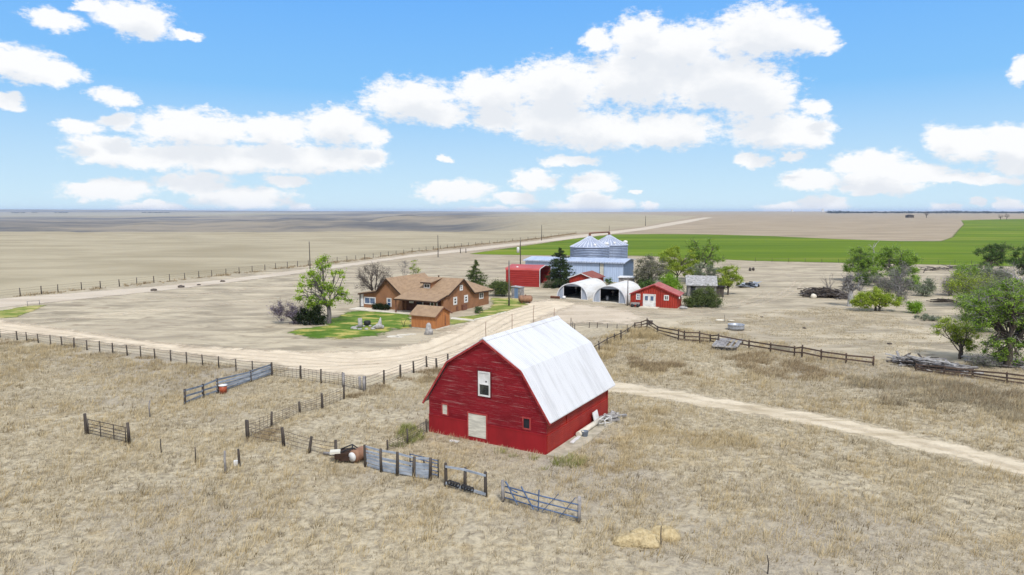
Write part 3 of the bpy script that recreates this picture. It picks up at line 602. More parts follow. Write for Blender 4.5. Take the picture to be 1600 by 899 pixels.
def grain_bin(px, d, r, eave, peak, label):
    X = (px - 800) / F * d
    t = thing('grain_bin', label, 'grain bin', (X, d, 0), 0, 'grain bins behind the blue shed')
    MB().lathe([(r, 0), (r, eave)], 48).build('wall', M['bin'], t)
    b = MB()
    for i in range(12):
        a = 2 * math.pi * (i + .1) / 12; b.tube([(math.cos(a) * (r + .01), math.sin(a) * (r + .03), 0), (math.cos(a) * (r + .03), math.sin(a) * (r + .03), eave)], 0.035, 4)
    b.build('stiffener', M['bin'], t)
    rf = MB().lathe([(r + 0.15, eave - 0.08), (r + .1, eave), (r * 0.55, eave + (peak - eave) * 0.46), (0.55, peak), (0.5, peak + 0.25), (0, peak + 0.3)], 48).build('roof', M['bin_roof'], t)
    b = MB()
    for i in range(28):
        a = 2 * math.pi * i / 28; f = lambda q, z: (math.cos(a) * q, math.sin(a) * q, z)
        b.bar(f(r + .1, eave + .05), f(r * .56, eave + (peak - eave) * .46 + .05), 0.14, 0.1)
        b.bar(f(r * .55, eave + (peak - eave) * .46 + .05), f(0.6, peak + .05), 0.07, 0.08)
    b.build('roof_rib', M['bin_rib'], rf)
    MB().blob((0.9, -r * 0.8, eave + 0.62), (0.4, 0.4, 0.4), 4, 12, 0.05).build('roof_hatch', M['white'], rf)
    MB().blob((r * 0.86, -0.6, eave + 0.75), (0.65, 0.55, 0.45), 5, 12, 0.05).build('vent_hood', M['white'], rf)
    MB().lathe([(0.3, peak + .2), (0.32, peak + 0.9), (0.2, peak + 1.0), (0, peak + 1.0)], 12).build('spout', M['rust'], rf)
    return t
grain_bin(921.3, 182.0, 5.15, 6.6, 9.2, 'nearer grain bin, its whole ribbed roof in view, on the left')
grain_bin(951.5, 190.0, 5.15, 6.75, 9.2, 'farther grain bin partly hidden by the other bin')
pA = Vector(((921.3 - 800) / F * 182, 182, 10.15)); pB = Vector(((951.5 - 800) / F * 190, 190, 10.2))
solo(MB().tube([pA, pB], 0.18, 8), 'auger_tube', M['rust'], 'rusty conveyor tube joining the tops of the two grain bins', 'conveyor', pA)
solo(MB().tube([(pB.x, pB.y, 10.1), (pB.x, pB.y, 12.0)], 0.05, 6), 'antenna_mast', M['wood'], 'thin mast above the farther grain bin', 'mast', (pB.x, pB.y, 10.1))

# ================================================================ QUONSET HUTS
def hut(c, w, Lh, hgt, label, jk):
    t = thing('arched_hut', label, 'hut', c, -rad(27), 'white arched huts')
    r = w / 2; n = 20
    arc = lambda s, hs=1.0: [(math.cos(math.pi * i / n) * r * s * (1 if True else 1), math.sin(math.pi * i / n) ** 0.85 * hgt * s) for i in range(n + 1)]
    MB().strip([(a, z) for a, z in arc(1.0)][::-1], 'y', -0.15, Lh, 0.07).build('shell', M['hut_skin'], t)
    a = arc(0.985); dw = w * 0.29
    # front panels left and right of the opening and a strip above it
    top = hgt * 0.86
    lp = [(-r * .985, 0)] + [(x, z) for x, z in a[::-1] if x < -dw - 0.05] + [(-dw, hgt * .985 * math.sin(math.acos(dw / (r * .985))) ** .85), (-dw, 0)]
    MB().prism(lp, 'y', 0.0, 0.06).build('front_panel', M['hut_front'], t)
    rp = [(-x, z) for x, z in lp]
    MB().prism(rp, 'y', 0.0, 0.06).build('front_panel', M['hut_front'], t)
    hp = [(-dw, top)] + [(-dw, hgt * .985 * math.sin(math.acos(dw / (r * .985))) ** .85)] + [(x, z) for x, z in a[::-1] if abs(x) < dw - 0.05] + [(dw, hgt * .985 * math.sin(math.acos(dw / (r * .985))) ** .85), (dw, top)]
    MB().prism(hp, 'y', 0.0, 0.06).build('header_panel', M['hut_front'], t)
    MB().box(-dw - .09, -dw, -0.04, 0.0, 0, top).build('door_jamb', M['hut_trim'], t); MB().box(dw, dw + .09, -0.04, 0.0, 0, top).build('door_jamb', M['hut_trim'], t)
    MB().strip([(x * .955, z * .955) for x, z in arc(1.0)][::-1], 'y', 0.08, Lh - .14, 0.03).build('shade_lining', M['dark'], t)  # added dark inner shell, painting the hut's interior shade
    a2 = arc(1.01); b = MB()
    for p, q in zip(a2[:-1], a2[1:]): b.bar((p[0], -0.17, p[1] + 0.02), (q[0], -0.17, q[1] + .02), 0.12, 0.14)
    b.build('arch_trim', M['hut_trim'], t)
    MB().prism([(x, z) for x, z in a], 'y', Lh - 0.12, Lh - 0.06).build('rear_wall', M['dark'], t)  # near-black colour stands in for shade at the back of the hut
    MB().box(-r - .05, r + .05, -0.3, Lh, 0, 0.06).build('floor_slab', M['pale_concrete'], t)
    return t
q1 = (G(871, 466.5) + G(918, 469)) / 2; q2 = (G(928, 471) + G(977.5, 476)) / 2
h1 = hut(q1, 5.9, 11.2, 2.85, 'left white arched hut with dark open front and a plank at its corner', 1)
h2 = hut(q2, 5.9, 10.2, 2.95, 'right white arched hut with dark open front next to the red shed', 2)
def inh(h, x, y): return h.matrix_basis @ Vector((x, y, 0.06))
p = inh(h1, -3.2, -0.5); solo(MB().obox((p.x, p.y, 0.22), 1.8, 0.3, 0.4, -rad(27), 0.3), 'plank_pile', M['rust'], 'rust brown planks at the left foot of the left arched hut', 'planks')
p = inh(h1, -1.45, -0.45); solo(MB().lathe([(0.0, 0), (0.3, 0.02), (0.34, .3), (0.25, .55), (0, .6)], 12, (p.x, p.y, 0.0)), 'white_drum', M['white'], 'small white drum at the mouth of the left arched hut', 'drum')
p = inh(h1, -0.5, 3.0); solo(MB().lathe([(0.0, 0), (0.03, 0.0), (.03, 1.5), (.2, 1.55), (.22, 1.8), (0.1, 2.0), (0, 2.0)], 12, (p.x, p.y, 0.06)), 'pedestal_lamp', M['bone_wood'], 'pale stand inside the left arched hut', 'stand')
p = inh(h2, -1.1, 2.0); solo(MB().lathe([(0.0, 0), (.28, 0.0), (.28, .9), (0, .9)], 12, (p.x, p.y, 0.06)), 'metal_drum', M['steel'], 'grey drum inside the right arched hut', 'drum')
p = inh(h2, -0.5, 3.2); solo(MB().lathe([(0.0, 0), (.03, 0.0), (.03, 1.4), (.25, 1.45), (.22, 1.7), (0, 1.7)], 12, (p.x, p.y, 0.06)), 'tool_stand', M['bone_wood'], 'pale tool stand inside the right arched hut', 'stand')

# ================================================================ RED SHED WITH WHITE DOORS
rB = G(1058, 482.3); rs_ = thing('red_shed', 'low red shed with white double doors and faded red roof', 'shed', rB, -rad(23))
Wr, Lr = 7.75, 4.3
MB().prism([(-Wr, 0), (0, 0), (0, 2.1), (-Wr / 2, 3.72), (-Wr, 2.1)], 'y', 0, Lr).build('wall', M['red_shed'], rs_)
rf = MB().strip([(-Wr - 0.25, 2.05), (-Wr / 2, 3.78), (0.4, 2.02)], 'y', -0.25, Lr + 0.3, 0.09).build('roof', M['red_shed_roof'], rs_)
b = MB(); b.bar((-Wr - .25, -0.28, 2.04), (-Wr / 2, -0.28, 3.80), 0.07, 0.16).bar((-Wr / 2, -0.28, 3.80), (0.42, -0.28, 2.04), 0.07, 0.16); b.build('rake_board', M['barn_trim'], rf)
MB().box(0.3, 0.45, -0.3, -0.1, 1.65, 2.05).build('gutter_end', M['white'], rf); MB().box(0.3, 0.45, 2.0, 2.2, 1.7, 2.05).build('gutter_end', M['white'], rf)
MB().box(-Wr - 0.12, -Wr, -0.02, 0.3, 0, 2.1).build('corner_board', M['stucco'], rs_)
for i in (0, 1):
    x0 = -5.55 + i * 0.93
    d = MB().box(x0, x0 + 0.91, -0.06, 0.0, 0.1, 2.05).build('door', M['white'], rs_)
    MB().box(x0 + .2, x0 + .7, -0.08, -0.055, 1.1, 1.85).build('pane', M['blue_glass'], d)
b = MB().box(-5.68, -5.56, -0.09, 0.0, 0.08, 2.18).box(-3.68, -3.56, -0.09, 0.0, 0.08, 2.18).box(-5.56, -3.68, -0.09, 0.0, 2.07, 2.18); b.build('door_frame', M['white'], rs_)
window(rs_, 'y', -6.85, -6.15, 1.15, 2.15, 0.0, M['white'], M['blue_glass'], 2, 2, 0.14)
window(rs_, 'y', -2.2, -1.4, 1.25, 2.15, 0.0, M['white'], M['glass'], 2, 1, 0.16)
MB().box(-6.0, -2.9, -1.7, -0.1, 0, 0.1).build('door_step', M['pale_concrete'], rs_)
def inr(x, y, z=0): return rs_.matrix_basis @ Vector((x, y, z))
bt = thing('garden_cart', 'small dark cart on black wheels parked by the white double doors', 'cart', inr(-6.7, -0.9), -rad(23))
MB().box(-0.8, 0.6, -0.35, 0.35, 0.45, 0.52).box(-0.8, 0.6, -0.35, -0.3, 0.52, 0.75).box(-0.8, 0.6, 0.3, 0.35, 0.52, 0.75).build('tray', M['grey_wood'], bt)
for x in (-0.5, 0.4):
    for y in (-0.4, 0.4):
        w = MB().lathe([(0.0, -0.05), (0.26, -0.05), (0.28, 0), (0.26, 0.05), (0, 0.05)], 14); w.v = [(a + x, c + y, b_ + 0.28) for a, b_, c in w.v]; w.build('wheel', M['black'], bt)
MB().tube([(0.6, 0, 0.5), (1.2, 0, 0.85)], 0.04, 6).build('handle', M['black'], bt)
p = inr(0.9, -0.3); solo(MB().blob((p.x, p.y, .22), (.5, .35, .3), 9).blob((p.x + .6, p.y + .2, .15), (.35, .3, .22), 12), 'rock', M['stone'], 'grey rocks at the right front corner of the red shed', 'rocks')
# small red roofed shed behind the huts, white box
tS = G(907, 449.0); t = thing('tool_shed', 'small red shed with brown red roof half hidden behind the left arched hut', 'shed', (14.2, 139.5, 0), -rad(27))
MB().prism([(-2.6, 0), (2.6, 0), (2.6, 2.3), (0, 3.25), (-2.6, 2.3)], 'y', 0, 6.0).build('wall', M['red_shed'], t)
rf = MB().strip([(-2.9, 2.25), (0, 3.35), (2.95, 2.22)], 'y', -0.3, 6.3, 0.1).build('roof', M['brick_roof'], t)
MB().bar((-2.9, -0.33, 2.27), (0, -0.33, 3.37), 0.07, 0.16).bar((0, -0.33, 3.37), (2.95, -0.33, 2.24), 0.07, 0.16).build('rake_board', M['white'], rf)
t = thing('flat_roof_hut', 'small grey hut with a flat white roof behind the right arched hut', 'hut', G(979, 449), -rad(20))
MB().box(-1.5, 1.5, -1.0, 1.0, 0, 2.0).build('wall', M['grey_wood'], t)
MB().box(-0.4, 0.4, -1.03, -1.0, 0.1, 1.6).build('door', M['white_door'], t)
MB().slab([(-1.7, -1.2, 2.2), (1.7, -1.2, 2.2), (1.7, 1.2, 2.32), (-1.7, 1.2, 2.32)], 0.16).build('roof', M['white'], t)
# weathered shack
sB = G(1074, 463.5); t = thing('old_shack', 'weathered grey wooden shack with a patchy shingle roof and dark doorway', 'shack', sB, -rad(12))
MB().prism([(0, 0), (4.6, 0), (4.6, 2.2), (2.3, 3.6), (0, 2.2)], 'x', 0, 5.2).build('wall', M['shack_wall'], t)
MB().box(0.55, 1.4, -0.03, 0.01, 0.05, 1.95).build('door', M['dark'], t)
rf = MB().strip([(-0.35, 2.1), (2.3, 3.72), (4.9, 2.1)], 'x', -0.35, 5.4, 0.08).build('roof', M['shack_roof'], t)
b = MB(); rr = random.Random(8)
for i in range(70):
    x = rr.uniform(-.2, 5.2); y = rr.uniform(-0.2, 2.2); z = 2.1 + (y + .35) * 0.611 + .1
    b.obox((x, y, z), rr.uniform(.15, .4), rr.uniform(.1, .3), .03, rr.uniform(-.3, .3), 0.55)
b.build('loose_shingle', M['bone_wood'], rf)
MB().prism([(0.3, 0), (3.6, 0), (3.6, 1.7), (0.3, 2.1)], 'x', 5.2, 6.6).build('lean_to', M['wood'], t)
MB().slab([(5.2, 0.0, 2.15), (6.9, 0.0, 1.95), (6.9, 3.9, 1.8), (5.2, 3.9, 2.0)], 0.1).build('lean_to_roof', M['dark'], t)
# far shack on the ploughed field
fp = G(1423.5, 340.5); t = thing('far_shack', 'tiny dark shack alone on the far brown field', 'shack', fp, 0.2)
MB().prism([(-8, 0), (8, 0), (8, 5.2), (0, 7.0), (-8, 5.2)], 'y', 0, 9).build('wall', M['wood'], t)
MB().strip([(-8.8, 5.0), (0, 7.2), (8.8, 5.0)], 'y', -0.6, 9.6, 0.3).build('roof', M['dark'], t)
for i, (px, w_) in enumerate(((1235, 15), (1282.5, 22))):
    X = (px - 800) / F * 7000; zb = 6.0
    t = thing('grain_elevator', ('slim white elevator tower far off on the horizon', 'wider white elevator pair far off on the horizon')[i], 'grain elevator', (X, 7000, zb), 0, 'white elevators on the horizon')
    MB().box(-w_ / 2, w_ / 2, -8, 8, -4, 22 + 5 * i).build('wall', M['white'], t)
    MB().box(-w_ / 4, w_ / 4, -5, 5, 22 + 5 * i, 30 + 5 * i).build('head_house', M['white'], t)
# ================================================================ FENCES
def fence(name, label, posts, r, mat, cat='fence', rails=None, rail_mat=None, rail_size=(0.05, 0.13), wires=None, net=None, lean=True, square=False, group=None):
    """posts: (px_bottom, py_bottom, py_top[, px_top]); rails/wires: heights as fractions of the post height"""
    pts = []
    for q in posts:
        b = G(q[0], q[1]); h = max(0.35, hz(q[2], b.y)); dx = ((q[3] - q[0]) / F * b.y) if len(q) > 3 else R.uniform(-.05, .05)
        pts.append((b, Vector((b.x + dx, b.y + R.uniform(-.04, .04), h))))
    t = thing(name, label, cat, pts[0][0], 0, group)
    for b, tp in pts:
        m = MB(); k = R.uniform(1.0, 1.3)
        if square: m.bar((b.x, b.y, -0.05), tp, r * 2, r * 2)
        else: m.tube([(b.x, b.y, -0.05), (b + tp) / 2 + Vector((R.uniform(-.02, .02), 0, 0)), tp], [r * k, r * k * .95, r * k * .85], 7)
        m.build('post', mat, t, True)
    def along(i, f, off=0.0):
        b, tp = pts[i]; p = b + (tp - b) * f; return Vector((p.x, p.y - off, p.z))
    for f in rails or []:
        for i in range(len(pts) - 1):
            j = R.uniform(-.03, .03)
            MB().bar(along(i, f + j, r + .02), along(i + 1, f - j, r + .02), *rail_size).build('rail', rail_mat or mat, t, True)
    if wires:
        m = MB()
        for f in wires:
            for i in range(len(pts) - 1):
                a, c = along(i, f), along(i + 1, f); mid = (a + c) / 2 - Vector((0, 0, 0.03)); m.tube([a, mid, c], 0.016, 3, False)
        m.build('wire', M['wire'], t, True)
    if net:
        m = MB()
        for i in range(len(pts) - 1):
            L_ = (pts[i + 1][0] - pts[i][0]).length; n = max(2, int(L_ / net))
            for kx in range(1, n):
                a = pts[i][0].lerp(pts[i + 1][0], kx / n); hh_ = pts[i][1].z * (1 - kx / n) + pts[i + 1][1].z * kx / n
                m.tube([a + Vector((0, 0, .05)), a + Vector((0, 0, hh_ * .86))], 0.012, 3, False)
        m.build('wire_mesh', M['wire'], t, True)
    return t, pts, along
W4 = (0.25, 0.5, 0.72, 0.93); W6 = (0.1, 0.25, 0.4, 0.55, 0.7, 0.85)
rp = [(-48, 521, 508), (-22, 525, 511), (0, 527.5, 514), (27, 532, 517.5), (42, 533, 519), (60, 536, 521.5), (79, 540, 523.5), (97, 542, 526), (116, 544.5, 528), (136, 547.5, 531.5), (156, 551, 533), (176, 553.5, 536), (199, 556, 539),
      (220, 559, 541), (242, 561, 545), (267, 565, 547), (292, 570.5, 550), (317, 572.5, 554), (342, 576, 557), (369, 580.5, 561), (395, 583.5, 564), (425, 587, 566)]
fence('roadside_fence', 'long wire fence on dark posts along the near side of the pale farm road', rp, 0.065, M['wood'], wires=W4)
fence('roadside_net_fence', 'net fence between the plank run and the small gate by the farm road', [(425.5, 587.2, 566.5), (470, 593, 571.5), (501.5, 599, 577), (536, 603.5, 582)], 0.085, M['wood'], wires=W6, net=0.5)
fence('corral_gate_fence', 'pair of thick leaning gate posts with netting at the bend of the road fence', [(537, 604.5, 583), (563, 609.5, 588.5), (569.5, 611.5, 588), ], 0.11, M['grey_wood'], wires=W6, net=0.4)
fence('yard_wire_fence', 'wire fence running from the gate posts up toward the back of the red barn', [(570.5, 611, 588.5), (599.6, 600.5, 578.5), (626, 590, 570), (646.6, 583, 564.5), (667, 574, 556.5), (682, 576, 560), (700, 570, 553), (728, 560, 545)], 0.09, M['wood'], wires=W4)
fence('pen_net_fence', 'rusty net fence on dark posts crossing the pasture toward the corner post', [(537.5, 624, 601.5, 538), (503.6, 639, 615), (469, 645, 627.5), (424.6, 667, 643.5), (386.5, 685.5, 656.5)], 0.085, M['wood'], wires=W6, net=0.45)
fence('leaning_post_fence', 'sagging wire on leaning posts between the corner post and the junk heap', [(387, 686, 657), (443.5, 697.5, 668, 442), (483, 708, 682.5, 487.5), (526.5, 719, 688, 525)], 0.10, M['wood'], wires=(0.2, 0.45, 0.65, 0.85))
# silver plank panel fence
pf, pts, al = fence('plank_panel_fence', 'solid fence of silver blue boards on tall posts beside the junk heap', [(571.5, 730, 695), (596, 738, 701.5), (620.5, 743.5, 706.5), (646.5, 747, 714.5), (672, 751, 715.5)], 0.085, M['wood'])
for i in range(4):
    fs = (0.12, 0.27, 0.42, 0.57, 0.72, 0.9) if i < 1 else ((0.1, 0.25, 0.4, 0.55, 0.92) if i == 1 else ((0.12, 0.28, 0.44, 0.6, 0.92) if i == 2 else (0.1, 0.24, 0.38, 0.52, 0.66, 0.93)))
    for f in fs:
        hgt_ = 0.16 if f < 0.7 else 0.12
        MB().bar(al(i, f + R.uniform(-.02, .02), -.06), al(i + 1, f + R.uniform(-.02, .02), -.06), 0.04, hgt_).build('board', M['panel_wood'], pf, True)
# small stacked panel behind its right end
p = [G(640, 742), G(684, 752)]
t = thing('gate_panel', 'dark bar gate leaning behind the right end of the silver plank fence', 'gate', p[0])
for z in (0.25, 0.5, 0.75, 1.0, 1.2): MB().tube([p[0] + Vector((0, .3, z)), p[1] + Vector((0.0, .3, z * .95))], 0.035, 6).build('bar', M['blue_paint'], t, True)
for f in (0, .5, 1): MB().tube([p[0].lerp(p[1], f) + Vector((0, .3, .1)), p[0].lerp(p[1], f) + Vector((0, .3, 1.22))], 0.04, 6).build('upright', M['black'], t, True)
# open pen frame with a low plank of dark holes
pf, pts, al = fence('feeder_frame_fence', 'open three post frame with one top rail and a low rail of black tyre loops', [(697, 760, 723.5), (727, 766, 731), (759, 776, 738)], 0.09, M['wood'], rails=[0.9], rail_mat=M['panel_wood'], rail_size=(0.05, 0.12))
a0, a1 = al(0, 0.22), al(2, 0.12)
MB().bar(a0 - Vector((0, .1, .08)), a1 - Vector((0, .1, .0)), 0.05, 0.16).build('low_plank', M['panel_wood'], pf, True)
for i in range(9):
    if i in (4,): continue
    c = a0.lerp(a1, 0.1 + 0.07 * i); o = MB().lathe([(0.07, -.05), (0.15, -.05), (0.16, 0), (0.15, .05), (0.07, .05)], 12)
    o.v = [(c.x + x, c.y - 0.15 + z, c.z + .05 + y) for x, y, z in o.v]; o.build('rubber_loop', M['black'], pf, True)
# blue gate
pf, pts, al = fence('cross_braced_gate', 'faded blue pipe gate with crossing braces between two posts, nearest the camera', [(786, 784, 750.5), (904, 816, 776.5)], 0.095, M['grey_wood'], 'gate')
def gp(s, f):
    a = pts[0][0].lerp(pts[1][0], s); hh_ = pts[0][1].z * (1 - s) + pts[1][1].z * s; return Vector((a.x, a.y - .12, hh_ * f))
for f0, f1 in ((0.78, 0.72), (0.52, 0.46), (0.26, 0.20)):
    MB().tube([gp(.03, f0), gp(.5, (f0 + f1) / 2 - .03), gp(.99, f1)], 0.042, 6).build('rail', M['blue_paint'], pf, True)
for s0, f0, s1, f1 in ((.04, 1.02, .2, .1), (.25, .96, .42, .08), (.49, .98, .48, .08), (.74, .98, .53, .08), (.95, .98, .76, .06)):
    a, c = gp(s0, f0), gp(s1, f1); MB().bar(a - Vector((0, .06, 0)), c - Vector((0, .06, 0)), 0.09, 0.03).build('brace', M['blue_paint'], pf, True)
MB().tube([gp(.03, 1.0), gp(.1, .7), gp(.2, .62)], 0.04, 6).build('brace', M['blue_paint'], pf, True)
# small pipe gate at left
pf, pts, al = fence('pipe_gate', 'brown pipe gate standing alone between two posts on the left pasture', [(135.3, 678.5, 646.5), (202, 693.5, 660.5)], 0.095, M['wood'], 'gate')
for f in (.12, .27, .42, .57, .78): MB().tube([gp(.08, f), gp(.97, f)], 0.026, 6).build('rail', M['wood'], pf, True)
for s in (.08, .37, .68, .95): MB().tube([gp(s, .06), gp(s, .8)], 0.035, 6).build('upright', M['wood'], pf, True)
# blue grey plank run
pf, pts, al = fence('plank_fence', 'blue grey plank fence slanting toward the road with an orange tub beside it', [(289, 632.5, 608), (317.8, 621.5, 600), (340, 615, 591.5), (392, 597.5, 579), (425, 586.5, 567)], 0.09, M['wood'], rails=[0.18, 0.52, 0.9], rail_mat=M['blue_grey_wood'], rail_size=(0.05, 0.15))
for i in (2, 3):
    for f in (0.35, 0.7): MB().bar(al(i, f, .1), al(i + 1, f, .1), 0.05, 0.18).build('rail', M['panel_wood'], pf, True)
c = G(348.8, 614.8)
bk = thing('orange_tub', 'orange tub with a white rim against the blue grey plank fence', 'tub', c)
MB().lathe([(0.0, 0.0), (0.30, 0.0), (0.34, 0.72), (0.0, 0.72)], 18).build('body', M['orange'], bk)
MB().lathe([(0.34, 0.70), (0.38, 0.71), (0.38, 0.78), (0.0, 0.82)], 18).build('lid', M['white'], bk)
c = G(344, 615.3); solo(MB().tube([(c.x, c.y, 0), (c.x, c.y, .42)], 0.07, 8), 'white_jug', M['white'], 'small white jug at the foot of a plank fence post beside the orange tub', 'jug')
# single posts
def stake(px, py, pyt, r, mat, label, name='fence_post', group=None):
    b = G(px, py); h = hz(pyt, b.y)
    return solo(MB().tube([(b.x, b.y, -.05), (b.x + R.uniform(-.05, .05), b.y, h * .6), (b.x + R.uniform(-.06, .06), b.y, h)], [r, r * .95, r * .8], 7), name, mat, label, 'post', tuple(b), group)
stake(234.3, 652, 626, .05, M['grey_wood'], 'thin lone stake in the pasture between the pipe gate and the plank fence')
stake(252, 707.5, 686, .04, M['wood'], 'thin stake just right of the pipe gate, left one of two')
stake(305, 723.5, 699, .04, M['wood'], 'thin stake near the middle of the left pasture, right one of two')
stake(353, 740, 705, .075, M['grey_wood'], 'grey post with frayed top standing nearest the paired white block')
stake(374, 729, 702, .085, M['wood'], 'dark post with a white block at its foot')
c = G(371, 727.5); solo(MB().obox((c.x - .06, c.y, .16), .3, .2, .32, .3), 'white_block', M['white'], 'white block at the foot of the dark lone post', 'block')
stake(1033, 856, 822, .028, M['wood'], 'thin steel stake beside the golden hay heaps', 'steel_post')
stake(1199.5, 897, 868, .028, M['wood'], 'thin steel stake at the bottom edge of the pasture', 'steel_post')
stake(1132, 502.5, 492, .03, M['wood'], 'short thin stake above the round stock tank', 'steel_post')
for px, py, pt, w_ in ((759.5, 531, 503, 'leftmost'), (800, 520.5, 490.5, 'second'), (833.6, 511, 477, 'tallest'), (865.5, 501, 481.5, 'shortest')):
    stake(px, py, pt, .035, M['rust'], w_ + ' of the slender rods rising behind the white barn roof', 'slender_rod', 'slender rods behind the barn')
# wooden rail fences on the right
fence('barn_rail_fence', 'one rail fence climbing from the back of the barn to the corner', [(922, 556, 541), (936, 549, 533), (948.8, 538, 526.5), (960.2, 532.5, 521.5), (970.6, 532.5, 516, 970), (981, 520, 512), (991.6, 512.5, 504.5)], 0.075, M['wood'], rails=[0.72], rail_mat=M['wood'], rail_size=(0.06, 0.1), wires=(0.2, 0.45))
fence('rail_fence', 'long weathered three rail wooden fence from the corner post to the stepped end', [(992, 512.5, 504), (1002, 513, 502), (1011, 513.5, 497), (1027.6, 521.5, 509.5), (1060, 532.5, 514.5), (1069.3, 533.5, 517), (1093, 536, 517.6), (1110, 535, 522.5), (1122, 539, 521.6)],
      0.085, M['wood'], rails=[0.18, 0.5, 0.86], rail_mat=M['brown_wood'], rail_size=(0.06, 0.15))
fence('open_rail_fence', 'brown wooden rail fence between the deck and the gap before the lumber heap', [(1122.5, 539, 521.8), (1170, 545, 531), (1203.5, 551, 535.5), (1241, 557, 540.5), (1253, 559, 539), (1283, 564, 546), (1322, 568, 552), (1364.5, 572.5, 556.5)],
      0.085, M['brown_wood'], rails=[0.4, 0.82], rail_mat=M['brown_wood'], rail_size=(0.06, 0.16))
fence('far_rail_fence', 'brown rail fence running from the lumber heap out of the picture', [(1431, 580, 568), (1475, 587, 571.5), (1519, 590.5, 577), (1573, 599.5, 581.5), (1640, 608, 590), (1710, 617, 598)], 0.085, M['brown_wood'], rails=[0.22, 0.52, 0.86], rail_mat=M['brown_wood'], rail_size=(0.06, 0.15))
c = G(1015, 512); solo(MB().obox((c.x, c.y, 0.72), .8, .55, .5, -.3).obox((c.x - .3, c.y, .25), .07, .07, .5).obox((c.x + .3, c.y, .25), .07, .07, .5), 'salt_box', M['wood'], 'dark wooden box on legs at the rail fence corner', 'box', tuple(c))
fence('garden_wire_fence', 'low wire fence of faint thin posts behind the barn between yard and pen', [(891.8, 514, 496.5), (894.8, 515.5, 503), (898, 516.5, 505.5), (920.6, 512.5, 503.5), (933, 512.5, 504), (949.3, 513, 505.5), (964, 513.5, 507), (980, 513.5, 507), (991, 512, 506)], 0.045, M['wood'], wires=(0.3, 0.6, 0.9))
fence('barn_side_wire_fence', 'rusty net fence running from the silver boards to the left corner of the barn', [(606.3, 704.5, 687.5), (637, 693.5, 670.5), (667, 676, 655)], 0.05, M['wood'], wires=W6, net=0.4)
# far pasture fence along the gravel road
fl = [(-40, 471), (32, 463), (65, 460), (90.6, 457), (127.5, 453), (157, 451), (186.6, 448), (214, 444.5), (240.6, 442), (265, 439.5), (289, 437), (311, 434.4), (331, 432), (353, 429.5), (374, 427.5), (394, 424.7), (414, 422.5), (431, 420.5), (449, 418.5),
      (465, 417), (482, 415), (497, 413), (512, 411.5), (527, 409.8), (542, 408), (556, 406.3), (570, 404.6), (583, 403), (595, 401.5), (607, 400), (619, 398.2), (631, 396.4), (644, 394), (655, 392.8), (666, 391.6), (677, 390.4), (688, 389.2), (699, 388), (710, 386.8), (721, 385.6),
      (732, 384.4), (743, 383.2), (753, 382), (765, 380.8), (777, 379.6), (789, 378.4), (801, 377.2), (813, 376), (825, 374.8), (837, 373.5), (849, 371.8), (861, 370.1), (873, 368.5), (886, 366.6), (900, 364.7)]
fence('pasture_fence', 'long wire fence on small posts beyond the gravel road, edging the far pasture', [(x, y, 330 + (y - 330) * (1 - 1.55 / 16) - R.uniform(-.3, .5)) for x, y in fl], 0.085, M['wood'], wires=(0.35, 0.65, 0.93))
fence('verge_gate', 'pale thin gate frame at the far left verge of the gravel road', [(43, 478, 470.5), (62, 476, 469)], 0.05, M['grey_wood'], 'gate', rails=[0.9], rail_mat=M['grey_wood'], rail_size=(.04, .06))
fence('field_corner_posts', 'two short posts at the left tip of the green field', [(719.5, 396, 388), (728, 395.5, 388.5)], 0.14, M['wood'], wires=(0.4, 0.85))
fence('wheat_edge_fence', 'faint wire fence along the near edge of the green wheat field', [(1180 + 26 * i, 409.5 + 0.27 * i, 403.0 + .3 * i) for i in range(15)], 0.05, M['wood'], wires=(0.5, 0.9))

# ================================================================ POLES
def pole(px, py, pyt, r, label, mat='wood', cross=0.0, name='utility_pole'):
    b = G(px, py); h = hz(pyt, b.y); t = thing(name, label, 'utility pole', b, 0, 'utility poles')
    MB().tube([(0, 0, -.1), (0.02, 0, h * .5), (0, 0, h)], [r, r * .85, r * .65], 8).build('shaft', M[mat], t)
    if cross: MB().bar((-cross, 0, h * .94), (cross, 0, h * .94), 0.1, 0.12).build('crossarm', M[mat], t)
    MB().tube([(0, 0, h), (0, 0, h + .25)], 0.06, 6).build('insulator', M['grey_wood'], t)
    return t, b, h
pole(795.3, 478, 409, 0.15, 'tall bare grey pole on the lawn right of the farmhouse', 'grey_bark')
t, b, h = pole(813, 423, 377, 0.16, 'pole carrying a white transformer can behind the red carport')
MB().lathe([(0, -.1), (.36, -.05), (.36, 1.25), (.3, 1.35), (0, 1.4)], 14, (-0.62, -0.2, h * .62)).build('transformer', M['white'], t)
MB().bar((-.6, -.1, h * .68), (0, 0, h * .68), .08, .1).build('bracket', M['wood'], t)
pole(684.5, 402, 368, 0.15, 'pole standing beside the gravel road above the farmhouse roof')
pole(484.5, 421, 378, 0.15, 'pole rising behind the light green tree', cross=0.0)
pole(846.3, 376, 352, 0.2, 'small far pole beside the road left of the grain bins')
pole(1008.5, 353, 338, 0.3, 'tiny pole where the far road climbs, right of the grain bins')
# light post in front of the right hut
b = G(980.5, 478); solo(MB().tube([(b.x, b.y, 0), (b.x, b.y, 4.9)], [.1, .07], 8), 'hut_pole', M['grey_bark'], 'thin grey pole between the right arched hut and the red shed', 'pole', tuple(b))

